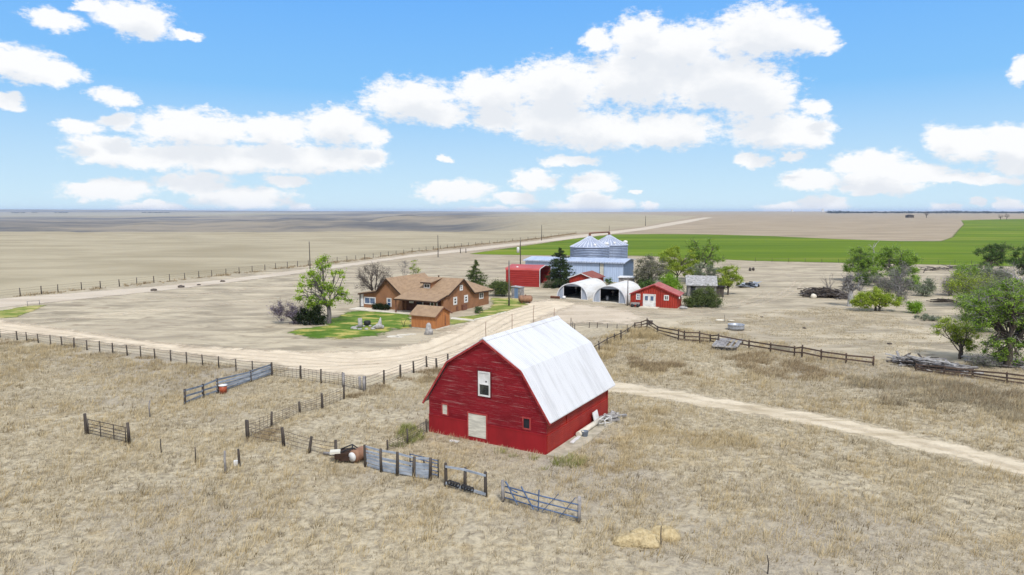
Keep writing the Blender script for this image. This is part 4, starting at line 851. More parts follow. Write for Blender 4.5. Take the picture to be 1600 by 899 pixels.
# ================================================================ YARD THINGS
def stonework(mb, name, px, py, label, cat, mat='stone'):
    b = G(px, py); mb.v = [(x + b.x, y + b.y, z + b.z) for x, y, z in mb.v]
    return solo(mb, name, M[mat], label, cat, tuple(b))
stonework(MB().tube([(0, 0, 0), (0.05, 0, .5), (0, 0, 1.25)], [.42, .32, .28], 9), 'tree_stump', 562.5, 511.5, 'upright grey stump at the left end of the stone ring on the lawn', 'stump')
stonework(MB().lathe([(0.0, 0), (.42, .0), (.5, .35), (.46, .62), (.38, .66), (.36, .3), (0, .25)], 14), 'fire_kettle', 574, 508.5, 'black iron kettle between stump and driftwood on the lawn', 'kettle', 'black')
b = MB(); rr = random.Random(4)
for i in range(13):
    a = i / 13 * 2 * math.pi; b.blob((math.cos(a) * 1.9, math.sin(a) * 1.3, .08), (rr.uniform(.2, .4), rr.uniform(.2, .4), rr.uniform(.12, .2)), i, 8)
stonework(b, 'stone_ring', 573, 513, 'ring of flat grey stones on the lawn between stump and driftwood', 'stone ring')
b = MB(); b.tube([(0.2, 0, 0), (0.1, 0, .6), (.25, .1, 1.5)], [.42, .32, .06], 8).tube([(-.2, 0, 0), (-.5, -.2, .3), (-1.0, -.3, .12)], [.3, .2, .06], 7).blob((.0, -.5, .35), (.42, .35, .4), 3).blob((.5, -.2, .25), (.3, .3, .3), 6)
stonework(b, 'driftwood_stump', 592, 513.5, 'jagged grey driftwood with a white knob at the right end of the stone ring', 'driftwood', 'bone_wood')
b = MB(); b.tube([(0, 0, -.05), (0, 0, .5), (0.03, 0, 1.25), (0.0, 0, 1.5)], [.62, .4, .32, .15], 10).blob((.3, -.1, .35), (.3, .3, .5), 7)
stonework(b, 'hollow_stump', 669.5, 522.5, 'tall hollow grey stump in front of the small orange shed', 'stump', 'stone')
rr = random.Random(12)
for i, (px, py, w_, d_) in enumerate(((615, 526.5, 1.9, 1.4), (630, 524, 2.1, 1.0), (643, 523, 1.5, .8), (624, 527.5, 1.2, .8))):
    b = MB().prism([(math.cos(a) * w_ * .5 * rr.uniform(.8, 1.1), math.sin(a) * d_ * .5 * rr.uniform(.8, 1.1)) for a in [k_ * math.pi / 4 for k_ in range(8)]], 'z', 0, .07)
    stonework(b, 'flat_stone', px, py, ('leftmost flat white stone', 'largest flat white stone', 'rightmost flat white stone', 'smallest flat white stone')[i] + ' in the path left of the hollow stump', 'stone', 'pale_concrete')
w = [G(706, 496.5), G(741, 500.5), G(741, 502.5), G(704, 499)]
solo(MB().slab([(p.x, p.y, .08) for p in w], .08), 'garden_walk', M['pale_concrete'], 'pale concrete walk from the small shed to the yard edge', 'walk')
w = [G(741, 500), G(770, 494), G(790, 488), G(790.5, 488.6), G(770, 495), G(741, 501.2)]
solo(MB().slab([(p.x, p.y, .14) for p in w], .14), 'garden_kerb', M['pale_concrete'], 'thin pale kerb edging the lawn right of the farmhouse', 'kerb')
b = MB().tube([(-.6, 0, .0), (-.5, 0, .7), (-.2, 0, 1.1)], [.04, .035, .02], 5).tube([(-.6, 0, .0), (-.85, 0, .5), (-.95, 0, .95)], [.035, .03, .015], 5)
stonework(b, 'dead_sapling', 638, 511, 'little forked dead sapling left of the small orange shed', 'sapling', 'bark')
# round stock tank
p = G(1150, 515.5); t = thing('stock_tank', 'round grey metal stock tank on the dry grass beyond the rail fence', 'stock tank', p)
MB().lathe([(0.0, .05), (1.02, .05), (1.05, 0.0), (1.08, .35), (1.08, .7), (1.13, .74), (1.08, .77), (1.0, .7), (1.0, .3), (0, .3)], 32).build('tub', M['steel'], t)
MB().lathe([(0.0, .5), (1.01, .5)], 32).build('water', M['glass'], t)
c = G(1125, 501.8); solo(MB().blob((c.x, c.y, .1), (.8, .35, .16), 3).blob((c.x + 1.5, c.y - .4, .1), (.5, .3, .14), 5), 'rock', M['pale_concrete'], 'pale flat rocks by the short stake above the stock tank', 'rocks')
# old loading deck
q = [G(1113, 547), G(1122.5, 536), G(1160, 537.5), G(1150, 549.5)]
t = thing('loading_deck', 'broken grey wooden deck with a white frame edge in front of the rail fence', 'deck', q[0])
for a, c in ((0, 1), (1, 2), (2, 3), (3, 0)): MB().bar(q[a] + Vector((0, 0, .5)), q[c] + Vector((0, 0, .5)), .14, .16).build('edge_beam', M['bone_wood'], t, True)
for i in range(9):
    f = (i + .5) / 9
    if i in (5, 7): continue
    MB().bar(q[0].lerp(q[3], f) + Vector((0, 0, .56 + R.uniform(-.05, .06))), q[1].lerp(q[2], f * .97) + Vector((0, 0, .56 + R.uniform(-.05, .05))), .27, .05).build('plank', M['grey_wood'], t, True)
for i in range(4): MB().bar(q[i], q[i] + Vector((0, 0, .5)), .14, .14).build('leg', M['wood'], t, True)
MB().bar(q[0] + Vector((0, .02, .2)), q[3] + Vector((0, .02, .2)), .1, .22).build('skirt_board', M['black'], t, True)
# water trough behind the fence
a, c = G(1205, 546.5), G(1238, 551.5); t = thing('water_trough', 'long pale trough along the rail fence right of the deck', 'trough', a)
MB().bar(a + Vector((0, .3, .3)), c + Vector((0, .3, .3)), .7, .5).build('body', M['concrete'], t, True)
MB().bar(a + Vector((0.1, .3, .56)), c + Vector((-.1, .3, .56)), .5, .02).build('water', M['glass'], t, True)
# junk at the fence
jp = G(548, 722)
t = thing('old_feed_mixer', 'rusty brown drum machine lying in the fence gap left of the silver boards', 'farm machine', jp, .15)
o = MB().lathe([(0, -.55), (.38, -.52), (.42, -.4), (.42, .4), (.38, .52), (0, .55)], 20); o.v = [(.5 - .62 * z + .78 * x, .1 - .78 * z - .62 * x, y + .45) for x, y, z in o.v]; o.build('drum', M['rust_light'], t)
o = MB().lathe([(0, -.03), (.3, -.03), (.3, .03), (0, .03)], 18); o.v = [(.5 - .62 * (.6 + z) + .78 * x, .1 - .78 * (.6 + z) - .62 * x, y + .45) for x, y, z in o.v]; o.build('drum_lid', M['white'], t)
MB().obox((-.35, .1, .55), 1.3, .7, .35, .1, .15).obox((-.2, .0, .3), 1.0, .5, .3, -.1).build('hopper', M['fascia'], t)
MB().tube([(-.7, .3, .75), (.1, .3, 1.05), (.55, .2, .75)], .05, 6).tube([(-.7, -.2, .72), (.15, -.2, 1.0), (.55, -.1, .7)], .05, 6).tube([(.1, .3, 1.05), (.15, -.2, 1.0)], .05, 6).build('frame', M['black'], t)
MB().obox((-.95, 0, .72), .65, .55, .14, .05).build('cover', M['white_door'], t)
for y in (.1, .6):
    w = MB().lathe([(0, -.06), (.28, -.06), (.3, 0), (.28, .06), (0, .06)], 14); w.v = [(a_ - .5, c_ + y, b_ + .3) for a_, b_, c_ in w.v]; w.build('wheel', M['black'], t)
a, c = G(506, 711), G(526, 714); solo(MB().tube([a + Vector((0, 0, .12)), c + Vector((0, 0, .2))], .1, 8), 'grey_pipe', M['grey_wood'], 'pale pipe lying left of the rusty drum machine', 'pipe')
# golden hay heaps
for px, py, rx, rz_, lb in ((994, 848, 1.15, .42, 'wider left heap of golden hay on the near right pasture'), (1039, 838, .75, .5, 'rounder right heap of golden hay by the thin steel stake')):
    c = G(px, py); b = MB()
    for i in range(5): b.blob((c.x + R.uniform(-.5, .5) * rx, c.y + R.uniform(-.4, .4) * rx, .05), (rx * R.uniform(.5, .75), rx * R.uniform(.4, .6), rz_ * R.uniform(.6, 1)), i + int(px), 14, .35)
    rr = random.Random(int(px))
    for i in range(500):
        a_ = rr.uniform(0, 6.28); q_ = math.sqrt(rr.random()) * rx; x, y = c.x + math.cos(a_) * q_, c.y + math.sin(a_) * q_ * .8; z = rz_ * .85 * (1 - (q_ / rx) ** 2)
        d = Vector((rr.gauss(0, 1), rr.gauss(0, 1), rr.gauss(0, .5))).normalized() * .14
        b.add([(x - d.x, y - d.y, z), (x + d.x, y + d.y, z + d.z + .04), (x + d.x, y + d.y + .015, z + d.z + .05)], [(0, 1, 2)])
    solo(b, 'hay_heap', M['hay'], lb, 'hay', tuple(c))
# lumber heap on the right fence
rr = random.Random(21)
def heap(a, c, n, lmin, lmax, hgt_, wid, name, label, cat, mats, log=False, base=None):
    t = thing(name, label, cat, a)
    for mi, m in enumerate(mats):
        b = MB()
        for i in range(n // len(mats)):
            f = rr.random(); p = a.lerp(c, f) + Vector((rr.gauss(0, .25) * wid, rr.gauss(0, .35) * wid, 0)); p.z = rr.random() * hgt_ * (1 - abs(f - .45) * 1.1)
            ang_ = math.atan2(c.y - a.y, c.x - a.x) + rr.gauss(0, .8); L_ = rr.uniform(lmin, lmax); d = Vector((math.cos(ang_), math.sin(ang_), rr.gauss(0, .10))) * L_ / 2
            p.z = max(p.z, .08 + abs(d.z))
            if log: b.tube([p - d, p + Vector((rr.gauss(0, .12), rr.gauss(0, .12), rr.gauss(0, .1))), p + d], [rr.uniform(.05, .13), rr.uniform(.05, .1), .02], 5)
            else: b.bar(p - d, p + d, rr.uniform(.1, .28), rr.uniform(.04, .12))
        b.build(('board', 'plank', 'log')[mi] if not log else ('branch', 'log', 'twig')[mi], m, t, True)
    return t
heap(G(1412, 569), G(1503, 581), 150, 1.0, 3.2, 1.1, 2.4, 'lumber_heap', 'heap of bleached boards and poles piled over the rail fence', 'lumber', [M['bone_wood'], M['grey_wood'], M['wood']])
heap(G(1262, 463), G(1320, 466), 420, .8, 2.8, 1.9, 3.2, 'brush_heap', 'dark brush heap of dead branches left of the bare trunk', 'brush', [M['bark'], M['bark'], M['grey_bark']], True)
c = G(1271, 466.5); solo(MB().blob((c.x, c.y, .35), (.6, .4, .5), 3), 'white_rock', M['pale_concrete'], 'white rock at the left foot of the brush heap', 'rock')
c = G(1306, 463.5); solo(MB().blob((c.x, c.y, .35), (.5, .4, .35), 8), 'white_rock', M['pale_concrete'], 'white rock near the right end of the brush heap', 'rock')
heap(G(1460, 472), G(1492, 472), 16, 2.0, 5.0, .5, 1.2, 'fallen_branch', 'dark fallen limbs on bare ground right of the little round bush', 'branch', [M['bark']], True)
heap(G(1440, 424), G(1530, 418), 60, 2.0, 7.0, .9, 3.0, 'dead_branches', 'line of dead branches along the near edge of the wheat field', 'branches', [M['grey_bark'], M['bark']], True)
heap(G(1520, 566), G(1600, 576), 60, .8, 3.0, .6, 1.8, 'log_pile', 'dead grey logs and sticks around the foot of the big right tree', 'logs', [M['grey_bark'], M['bone_wood']], True)
heap(G(1345, 440), G(1372, 442), 26, 2.0, 5.0, .7, 1.2, 'fallen_tree', 'dark fallen trunk lying behind the bright green shrub', 'trunk', [M['bark']], True)
# junk sheets right of the thin tree
a, c = G(1155, 449), G(1184, 447); t = thing('scrap_metal_heap', 'heap of grey sheet metal right of the yellow green tree', 'scrap', a)
b = MB(); rr = random.Random(33)
for i in range(16): b.obox(a.lerp(c, rr.random()) + Vector((0, rr.gauss(0, 1), .15 + rr.random() * .5)), rr.uniform(1, 3), rr.uniform(.8, 1.6), .07, rr.random() * 3, rr.uniform(-.3, .3), rr.uniform(-.3, .3))
b.build('metal_sheet', M['steel'], t, True)
b = MB()
for i in range(9): p = a.lerp(c, rr.random()); b.blob((p.x, p.y + rr.gauss(0, .8), .25 + rr.random() * .5), (.5, .4, .3), i, 8)
b.build('dark_lump', M['black'], t, True)
for i, (px, py) in enumerate(((1172, 423.5), (1177, 423.0))):
    c = G(px, py); solo(MB().blob((c.x, c.y, .4), (.35, .6, .5), 3 + i), 'dark_rock', M['bark'], ('left', 'right')[i] + ' of two dark lumps on the pale field below the wheat', 'rock')
# small dark lumps on the long field strip near the gravel road
for i, (px, py, s_) in enumerate(((240, 454.5, .8), (283, 449.5, .9), (348, 440.5, .7), (311, 446, .5), (1190, 496, .3), (1390, 538, .35), (1257, 513.6, .35))):
    c = G(px, py); solo(MB().blob((c.x, c.y, s_ * .2), (s_ * .8, s_ * .8, s_ * .35), 20 + i, 10, .4), 'dirt_mound', M['bark'], ('dark low mound left of centre along the gravel road', 'largest dark mound along the gravel road', 'rightmost dark mound along the gravel road', 'smallest dark mound along the gravel road',
        'small dark clod between the red shed and the stock tank', 'small dark clod in the grass left of the leaning tree', 'dark clod on the grass right of the stock tank')[i], 'mound')
# ================================================================ VEGETATION
def leaf_mat(name, c1, c2, trans=0.35):
    k = N(name); a = k.attr('tint'); col = k.mix(a, c1, c2)
    d = k.n('ShaderNodeBsdfDiffuse', {0: col}).outputs[0]; t = k.n('ShaderNodeBsdfTranslucent', {0: col}).outputs[0]
    return k.out(k.n('ShaderNodeMixShader', {0: trans, 1: d, 2: t}).outputs[0])
LM = dict(
    light=leaf_mat('light_green_leaves', (0.138, 0.250, 0.022, 1), (0.375, 0.500, 0.062, 1)),
    mid=leaf_mat('mid_green_leaves', (0.110, 0.210, 0.033, 1), (0.340, 0.480, 0.080, 1)),
    yellow=leaf_mat('yellow_green_leaves', (0.172, 0.257, 0.025, 1), (0.415, 0.486, 0.072, 1)),
    bright=leaf_mat('bright_green_leaves', (0.121, 0.243, 0.024, 1), (0.270, 0.419, 0.047, 1)),
    dark=leaf_mat('dark_green_leaves', (0.041, 0.085, 0.024, 1), (0.143, 0.224, 0.058, 1), .2),
    pine=leaf_mat('pine_needles', (0.019, 0.040, 0.019, 1), (0.074, 0.100, 0.040, 1), .15),
    cedar=leaf_mat('cedar_needles', (0.045, 0.072, 0.024, 1), (0.150, 0.180, 0.060, 1), .15),
    black=leaf_mat('very_dark_leaves', (0.010, 0.018, 0.009, 1), (0.033, 0.044, 0.018, 1), .1),
    olive=leaf_mat('grey_olive_leaves', (0.120, 0.126, 0.072, 1), (0.288, 0.276, 0.180, 1)),
    grey=leaf_mat('grey_green_leaves', (0.130, 0.163, 0.098, 1), (0.312, 0.351, 0.221, 1)),
    lilac=leaf_mat('lilac_blossom', (0.13, 0.10, 0.14, 1), (0.36, 0.31, 0.38, 1)),
    twig=leaf_mat('bare_grey_twigs', (0.10, 0.09, 0.085, 1), (0.28, 0.26, 0.25, 1), 0.0),
    dtwig=leaf_mat('bare_dark_twigs', (0.045, 0.036, 0.032, 1), (0.13, 0.11, 0.10, 1), 0.0))
def rv(rr): return Vector((rr.gauss(0, 1), rr.gauss(0, 1), rr.gauss(0, 1))).normalized()
def leaves(name, clumps, n, size, mat, parent, seed, needle=False, flat=0.0):
    n = int(n * (2.6 if n < 12000 else 2.0)); size = size * .62
    """clumps: (x,y,z,rx,rz,weight). n quads in total, denser towards the middle of every clump."""
    rs = np.random.RandomState(seed); cl = np.array(clumps, float); w = cl[:, 5] / cl[:, 5].sum()
    id_ = rs.choice(len(cl), n, p=w); c = cl[id_]
    d = rs.normal(size=(n, 3)); d /= np.linalg.norm(d, axis=1)[:, None]; r = np.minimum(np.abs(rs.normal(size=n)) * .62, 1.5)
    P = np.stack([c[:, 0] + d[:, 0] * r * c[:, 3], c[:, 1] + d[:, 1] * r * c[:, 3], np.maximum(c[:, 2] + d[:, 2] * r * c[:, 4], .04)], 1)
    nn = rs.normal(size=(n, 3)) + d * 0.9; nn[:, 2] += 0.5; nn /= np.linalg.norm(nn, axis=1)[:, None]
    t = rs.normal(size=(n, 3)); t -= nn * (t * nn).sum(1)[:, None]; t /= np.linalg.norm(t, axis=1)[:, None]; b = np.cross(nn, t)
    sz = size * (0.55 + 0.9 * rs.rand(n))[:, None]; asp = 0.28 if needle else 0.6
    V = np.stack([P - t * sz, P + b * sz * asp, P + t * sz, P - b * sz * asp], 1).reshape(-1, 3)
    tint = np.clip(0.5 + 0.28 * rs.normal(size=n) + 0.35 * (rs.rand(len(cl))[id_] - .5), 0, 1)
    o = npmesh(name, V, np.arange(4 * n).reshape(-1, 4), mat, dict(tint=np.repeat(tint, 4)), smooth=False)
    o.parent = parent; return o
def limb(mb, a, c, r0, r1, rr, sag=0.12, n=5):
    a, c = Vector(a), Vector(c); L_ = (c - a).length; pts = []
    o1, o2 = rv(rr) * L_ * sag, rv(rr) * L_ * sag
    for i in range(n + 1):
        t = i / n; p = a.lerp(c, t) + o1 * math.sin(math.pi * t) * .8 + o2 * math.sin(2 * math.pi * t) * .5
        p.z += L_ * 0.12 * math.sin(math.pi * t); pts.append(p)
    mb.tube(pts, [r0 + (r1 - r0) * i / n for i in range(n + 1)], 6 if r0 > .06 else 4, False); return pts
def tree(name, label, cat, base, h, crown, nleaf, lsize, lmat, bark='bark', tr=None, fork=0.3, nclump=40, crad=(0.7, 1.1), seed=1, twigs=0, twig_mat=None, dead=0, lean=(0, 0), needle=False, group=None, nlimb=5, stems=1, flat=0.75, bare_out=0.0):
    """crown: list of ellipsoids (x,y,z,rx,ry,rz) in metres from the base"""
    rr = random.Random(seed); base = Vector(base); t = thing(name, label, cat, base, 0, group); tr = tr or h * 0.028
    vol = [e[3] * e[4] * e[5] for e in crown]; cl = []
    nclump = int(nclump * 1.35)
    while len(cl) < nclump:
        e = rr.choices(crown, vol)[0]; d = rv(rr) * (rr.random() ** 0.28)
        cl.append(Vector((e[0] + d.x * e[3], e[1] + d.y * e[4], max(.25, e[2] + d.z * e[5]))))
    mb = MB()
    for s in range(stems):
        sx, sy = (0, 0) if stems == 1 else (rr.gauss(0, .35) * tr * 6, rr.gauss(0, .35) * tr * 6)
        top = Vector((sx + lean[0] * fork, sy + lean[1] * fork, h * fork * rr.uniform(.8, 1.1)))
        mb.tube([(sx, sy, -.15), (sx, sy, .15), Vector((sx, sy, 0)).lerp(top, .5) + Vector((rr.gauss(0, .05) * h * .2, 0, 0)), top], [tr * 1.5, tr * 1.1, tr, tr * .85], 9)
        my = cl[s::stems]
        # main limbs by bearing, then sub-limbs to every clump
        seeds = my[:nlimb]; grp = {i: [] for i in range(len(seeds))}
        for c in my:
            i = min(range(len(seeds)), key=lambda q: (seeds[q] - c).length); grp[i].append(c)
        for i, g in grp.items():
            if not g: continue
            cen = sum(g, Vector()) / len(g); end = top.lerp(cen, .82)
            pts = limb(mb, top - Vector((0, 0, rr.random() * h * fork * .25)), end, tr * rr.uniform(.5, .7), tr * .2, rr, .10, 6)
            for c in g:
                q = pts[rr.randint(2, 6)]; p2 = limb(mb, q, c, tr * .22, tr * .07, rr, .14, 4)
                for _ in range(dead): limb(mb, p2[rr.randint(1, 4)], c + rv(rr) * rr.uniform(.5, 1.0) * crad[1], tr * .09, tr * .03, rr, .1, 3)
    mb.build('trunk', M[bark], t)
    clumps = [(c.x, c.y, c.z, rr.uniform(*crad), rr.uniform(*crad) * flat, rr.uniform(.4, 1.3)) for c in cl if rr.random() > bare_out]
    if nleaf: leaves('crown', clumps, nleaf, lsize, LM[lmat], t, seed, needle)
    if twigs:
        rs = np.random.RandomState(seed + 9); V = []; tint = []
        for i in range(twigs):
            c = cl[rs.randint(len(cl))]; a = np.array(c) + rs.normal(size=3) * crad[0] * .45; d = rs.normal(size=3); d[2] = d[2] * .6 + .5; d = d / np.linalg.norm(d) * rs.uniform(.5, 1.2) * crad[1]
            w_ = np.cross(d, rs.normal(size=3)); w_ = w_ / np.linalg.norm(w_) * max(tr * .09, .014); e = a + d; e[2] = max(e[2], .05); a[2] = max(a[2], .03); m = (a + e) / 2 + rs.normal(size=3) * .08
            V += [a - w_, a + w_, m + w_ * .8, m - w_ * .8, m - w_ * .8, m + w_ * .8, e + w_ * .3, e - w_ * .3]; q = rs.rand(); tint += [q] * 8
        o = npmesh('twigs', np.array(V), np.arange(len(V)).reshape(-1, 4), LM[twig_mat or 'twig'], dict(tint=tint), smooth=False); o.parent = t
    return t
def px_size(px0, px1, d): return (px1 - px0) / F * d
def conifer(name, label, base, h, w, seed, lmat, n, lsize, layers=22, ragged=.3, skew=0.0, power=1.0, bottom=.06):
    rr = random.Random(seed); t = thing(name, label, 'evergreen', base); mb = MB(); mb.tube([(0, 0, -.1), (0, 0, h * .5), (skew * .1, 0, h * .96)], [h * .035, h * .022, h * .005], 7); cl = []
    for i in range(layers):
        f = i / (layers - 1); z = h * (bottom + (1 - bottom) * f); r = w / 2 * (1 - f) ** power + .18; nb = max(3, int(9 * (1 - f) + 3))
        for j in range(nb):
            a = rr.random() * 6.28; q = r * rr.uniform(1 - ragged, 1 + ragged * .35); e = Vector((math.cos(a) * q, math.sin(a) * q, z - q * .12 + rr.gauss(0, .2))); mb.tube([(0, 0, z), e], [.05, .02], 4, False)
            for s in (.45, .75, 1.0): cl.append((e.x * s, e.y * s, z + (e.z - z) * s + .12, .28 + .16 * q * (1.2 - s * .6), .22 + .05 * q, 1.0))
    mb.build('trunk', M['bark'], t); leaves('crown', cl, n, lsize, LM[lmat], t, seed, True); return t
def bush(name, label, px, py, w, d, h, n, lsize, lmat, seed, nclump=24, bark='bark', twigs=0, twig_mat=None, group=None, cat='bush', needle=False, shape=None):
    b = G(px, py) if not isinstance(px, Vector) else px
    b = b + Vector((0, d * .25, 0))
    q = random.Random(seed + 500)
    crown = shape or [(q.uniform(-.26, .26) * w, q.uniform(-.2, .2) * d, h * q.uniform(.3, .62), w * q.uniform(.18, .30), d * .32, h * q.uniform(.22, .38)) for _ in range(6)] + [(0, 0, h * .35, w * .38, d * .4, h * .32)]
    return tree(name, label, cat, b, h, crown, n, lsize, lmat, bark, h * .022 + .02, .12, nclump, (h * .16 + .1, h * .24 + .15), seed, twigs, twig_mat, needle=needle, stems=3, nlimb=4, flat=.85, group=group)

# --- light green tree on the lawn (about 10 m)
tree('deciduous_tree', 'light green leafy tree on the lawn left of the farmhouse', 'tree', G(514, 505.5), 9.9,
     [(-1.0, 0, 8.6, 1.5, 1.3, 1.1), (1.3, 0, 7.0, 1.3, 1.4, .9), (-2.5, 0, 6.2, 1.9, 1.8, 1.5), (-3.2, 0, 4.3, 1.5, 1.6, 1.5), (1.0, .3, 5.1, 2.0, 1.8, 1.2), (-.6, 0, 3.6, 1.9, 1.7, 1.2), (2.2, 0, 3.3, 1.2, 1.2, .9), (-2.2, 0, 2.6, 1.6, 1.3, .6)],
     3900, .17, 'light', 'grey_bark', .30, .26, 64, (.5, .95), 11, dead=1, nlimb=7)
bush('dark_shrub', 'very dark rounded shrub beneath the light green tree', 483, 509, 4.6, 3, 2.9, 4200, .14, 'black', 5, 40)
bush('lilac_shrub', 'purple grey shrub with bare spiky stems at the left of the dark shrub', 454, 507, 4.4, 3, 3.0, 1500, .13, 'lilac', 8, 26, 'grey_bark', 1100, 'dtwig', shape=[(.6, 0, 1.3, 1.5, 1.3, 1.2), (-1.4, 0, 1.9, 1.7, 1, 1.3)])
tree('bare_tree', 'bare leafless tree spreading behind the left end of the farmhouse', 'tree', G(585, 470), 6.8, [(0, 0, 4.4, 3.4, 2.6, 2.4), (-2.3, 0, 3.6, 1.3, 1.5, 1.8)], 0, .1, 'light', 'bark', .22, .2, 46, (.5, .9), 14, 1100, 'dtwig', dead=4, nlimb=7)
tree('budding_tree', 'thin leafless sapling just left of the roof peak behind the house', 'tree', G(632, 444), 5.2, [(0, 0, 3.4, 1.3, 1.2, 1.7)], 0, .1, 'yellow', 'grey_bark', .08, .3, 14, (.4, .8), 15, 260, 'twig', dead=2)
tree('budding_tree', 'thin pale yellow budding sapling behind the house roof peak', 'tree', G(648, 444), 5.4, [(0, 0, 3.6, 1.4, 1.2, 1.7)], 500, .12, 'yellow', 'grey_bark', .08, .3, 16, (.4, .8), 16, 150, 'twig', dead=1)
conifer('cedar_tree', 'loose olive green cedar behind the right end of the farmhouse', G(744, 456), 5.9, 6.2, 21, 'cedar', 7500, .18, 13, .5, 0, .72)
bush('juniper_bush', 'dark spreading juniper right of the cedar beside the grey pole', 786, 464, 5.0, 4, 3.6, 6500, .14, 'cedar', 22, 44)
conifer('pine_tree', 'tall dark green pine between the red carport and the blue shed', G(875, 449), 7.9, 6.3, 23, 'pine', 11500, .22, 20, .42, 0, .50)
bush('weedy_shrub', 'small brownish green shrub at the left foot of the tall dark pine', 857, 450, 3.2, 2, 1.9, 1500, .13, 'olive', 24, 16, twigs=200)
hb = MB()
hd = thing('clipped_hedge', 'dark clipped hedge below the farmhouse front windows', 'hedge', gh(-11.6, -0.95), -rad(28))
rr = random.Random(2); cl = [(rr.uniform(-1.5, 1.5), rr.uniform(-.35, .35), rr.uniform(.3, .95), .38, .34, 1) for _ in range(60)]
leaves('foliage', cl, 3800, .09, LM['black'], hd, 31); MB().tube([(-1, 0, 0), (-1, 0, .7)], .05, 5).tube([(0, 0, 0), (0, 0, .7)], .05, 5).tube([(1, 0, 0), (1, 0, .7)], .05, 5).build('stem', M['bark'], hd)
bush('round_bush', 'small round dark brown bush on the lawn beside the farmhouse gable', 747, 490, 1.7, 1.5, 1.15, 900, .09, 'dark', 32, 14, twigs=250, twig_mat='dtwig')
bush('tuft_bush', 'small green bush before the blue shed wall above the left arched hut', 922, 441, 1.6, 1.4, 3.0, 500, .12, 'dark', 33, 10)
bush('tuft_bush', 'low dark green bush between the two arched huts before the blue shed', 952, 445, 1.8, 1.4, 2.0, 500, .12, 'dark', 34, 10)
# --- group right of the blue shed
tree('olive_tree', 'grey olive half bare bushy tree right of the blue shed', 'tree', G(1016, 452), 7.2, [(0, 0, 3.8, 3.4, 3, 3.2), (-1.6, 0, 2.2, 2.2, 2, 1.7)], 5200, .17, 'olive', 'grey_bark', .2, .15, 56, (.6, 1.1), 41, 1000, 'twig', stems=2)
bush('dark_thicket', 'dark green thicket under the grey olive tree behind the red shed', 1012, 455, 6.4, 4, 3.0, 2800, .16, 'dark', 42, 30)
tree('green_tree', 'full mid green tree behind the bright green bush', 'tree', G(1058, 441), 8.6, [(0, 0, 5.4, 3.8, 3, 2.8), (-2.8, 0, 4.0, 3.4, 2.6, 2.6), (2.4, 0, 4.2, 2.8, 2.2, 2.4), (0, 0, 2.6, 4.2, 2.6, 1.8)], 11000, .18, 'yellow', 'bark', .22, .22, 70, (.6, 1.0), 43)
tree('forked_tree', 'tall half bare tree with dark forking limbs behind the old shack', 'tree', G(1093, 438), 10.0, [(-2.2, 0, 7.6, 1.8, 1.6, 2.0), (2.2, 0, 7.6, 2.0, 1.6, 2.0), (0, 0, 5.6, 3.8, 2.6, 1.8), (3.6, 0, 4.2, 2.2, 1.6, 2.2), (-3.2, 0, 4.6, 2.2, 1.6, 2.0), (0, 0, 3.0, 4.0, 2, 1.6)], 5200, .17, 'mid', 'bark', .3, .3, 54, (.6, 1.1), 44, 500, 'dtwig', dead=2, nlimb=6)
tree('grey_green_tree', 'dull grey green bushy tree directly behind the roof of the old shack', 'tree', G(1097, 446), 4.8, [(0, 0, 2.8, 3.6, 2, 2.0), (3.2, 0, 2.6, 2.2, 1.6, 2.0)], 3000, .17, 'grey', 'grey_bark', .14, .2, 36, (.6, 1.0), 45, 700, 'twig', stems=2)
bush('bright_bush', 'bright green bush just behind the right side of the red shed roof', 1053, 463, 4.6, 4, 4.6, 5200, .16, 'bright', 46, 40)
bush('juniper_bush', 'large dark olive juniper bush right of the red shed', 1099, 481, 5.6, 4.4, 3.7, 14000, .12, 'cedar', 47, 80, shape=[(0.5, 0, 2.2, 1.6, 1.6, 1.3), (-1.6, 0, 1.1, 1.5, 1.6, 1.0), (1.8, 0, 1.1, 1.2, 1.6, 1.1), (0, -.4, 1.0, 2.5, 1.6, 1.0)])
tree('slim_tree', 'slim yellow green tree right of the old shack', 'tree', G(1137, 461), 6.2, [(0, 0, 4.0, 2.0, 1.8, 2.0), (-.9, 0, 2.4, 1.6, 1.5, 1.4), (1.5, 0, 2.9, 1.3, 1.2, 1.2)], 5000, .15, 'yellow', 'bark', .13, .22, 46, (.45, .8), 48, 260, 'dtwig', stems=2)
bush('tan_scrub', 'pale tan bare scrub between the old shack and the slim tree', 1112, 459, 4.2, 3, 2.6, 200, .1, 'olive', 49, 16, 'grey_bark', 700, 'twig')
# --- right hand thicket
tree('dead_tree', 'thick bare grey dead trunk beside the brush heap', 'dead tree', G(1328, 479), 5.8, [(.6, 0, 4.0, 1.6, 1.2, 1.5), (-.6, 0, 3.6, 1.0, 1, 1.2)], 0, .1, 'light', 'bone_wood', .42, .42, 20, (.4, .9), 51, 620, 'twig', dead=3)
tree('dead_tree', 'two thin dead stems sticking out of the brush heap', 'dead tree', G(1295, 463), 4.6, [(-1.2, 0, 3.4, 1.1, .6, 1.0), (.6, 0, 3.3, .7, .6, 1.0)], 0, .1, 'light', 'grey_bark', .09, .3, 7, (.3, .6), 52, 60, 'twig', stems=2, dead=1)
tree('dark_tree', 'dark green tree with a white dead branch poking from its top', 'tree', G(1345, 440), 9.0, [(0, 0, 6.0, 3.3, 2.6, 2.3), (-1.2, 0, 3.4, 3.2, 2.6, 2.2), (1.8, 0, 3.0, 2.4, 2.2, 1.9)], 9500, .18, 'mid', 'grey_bark', .17, .12, 66, (.6, 1.0), 53, 1400, 'twig', dead=1, stems=3)
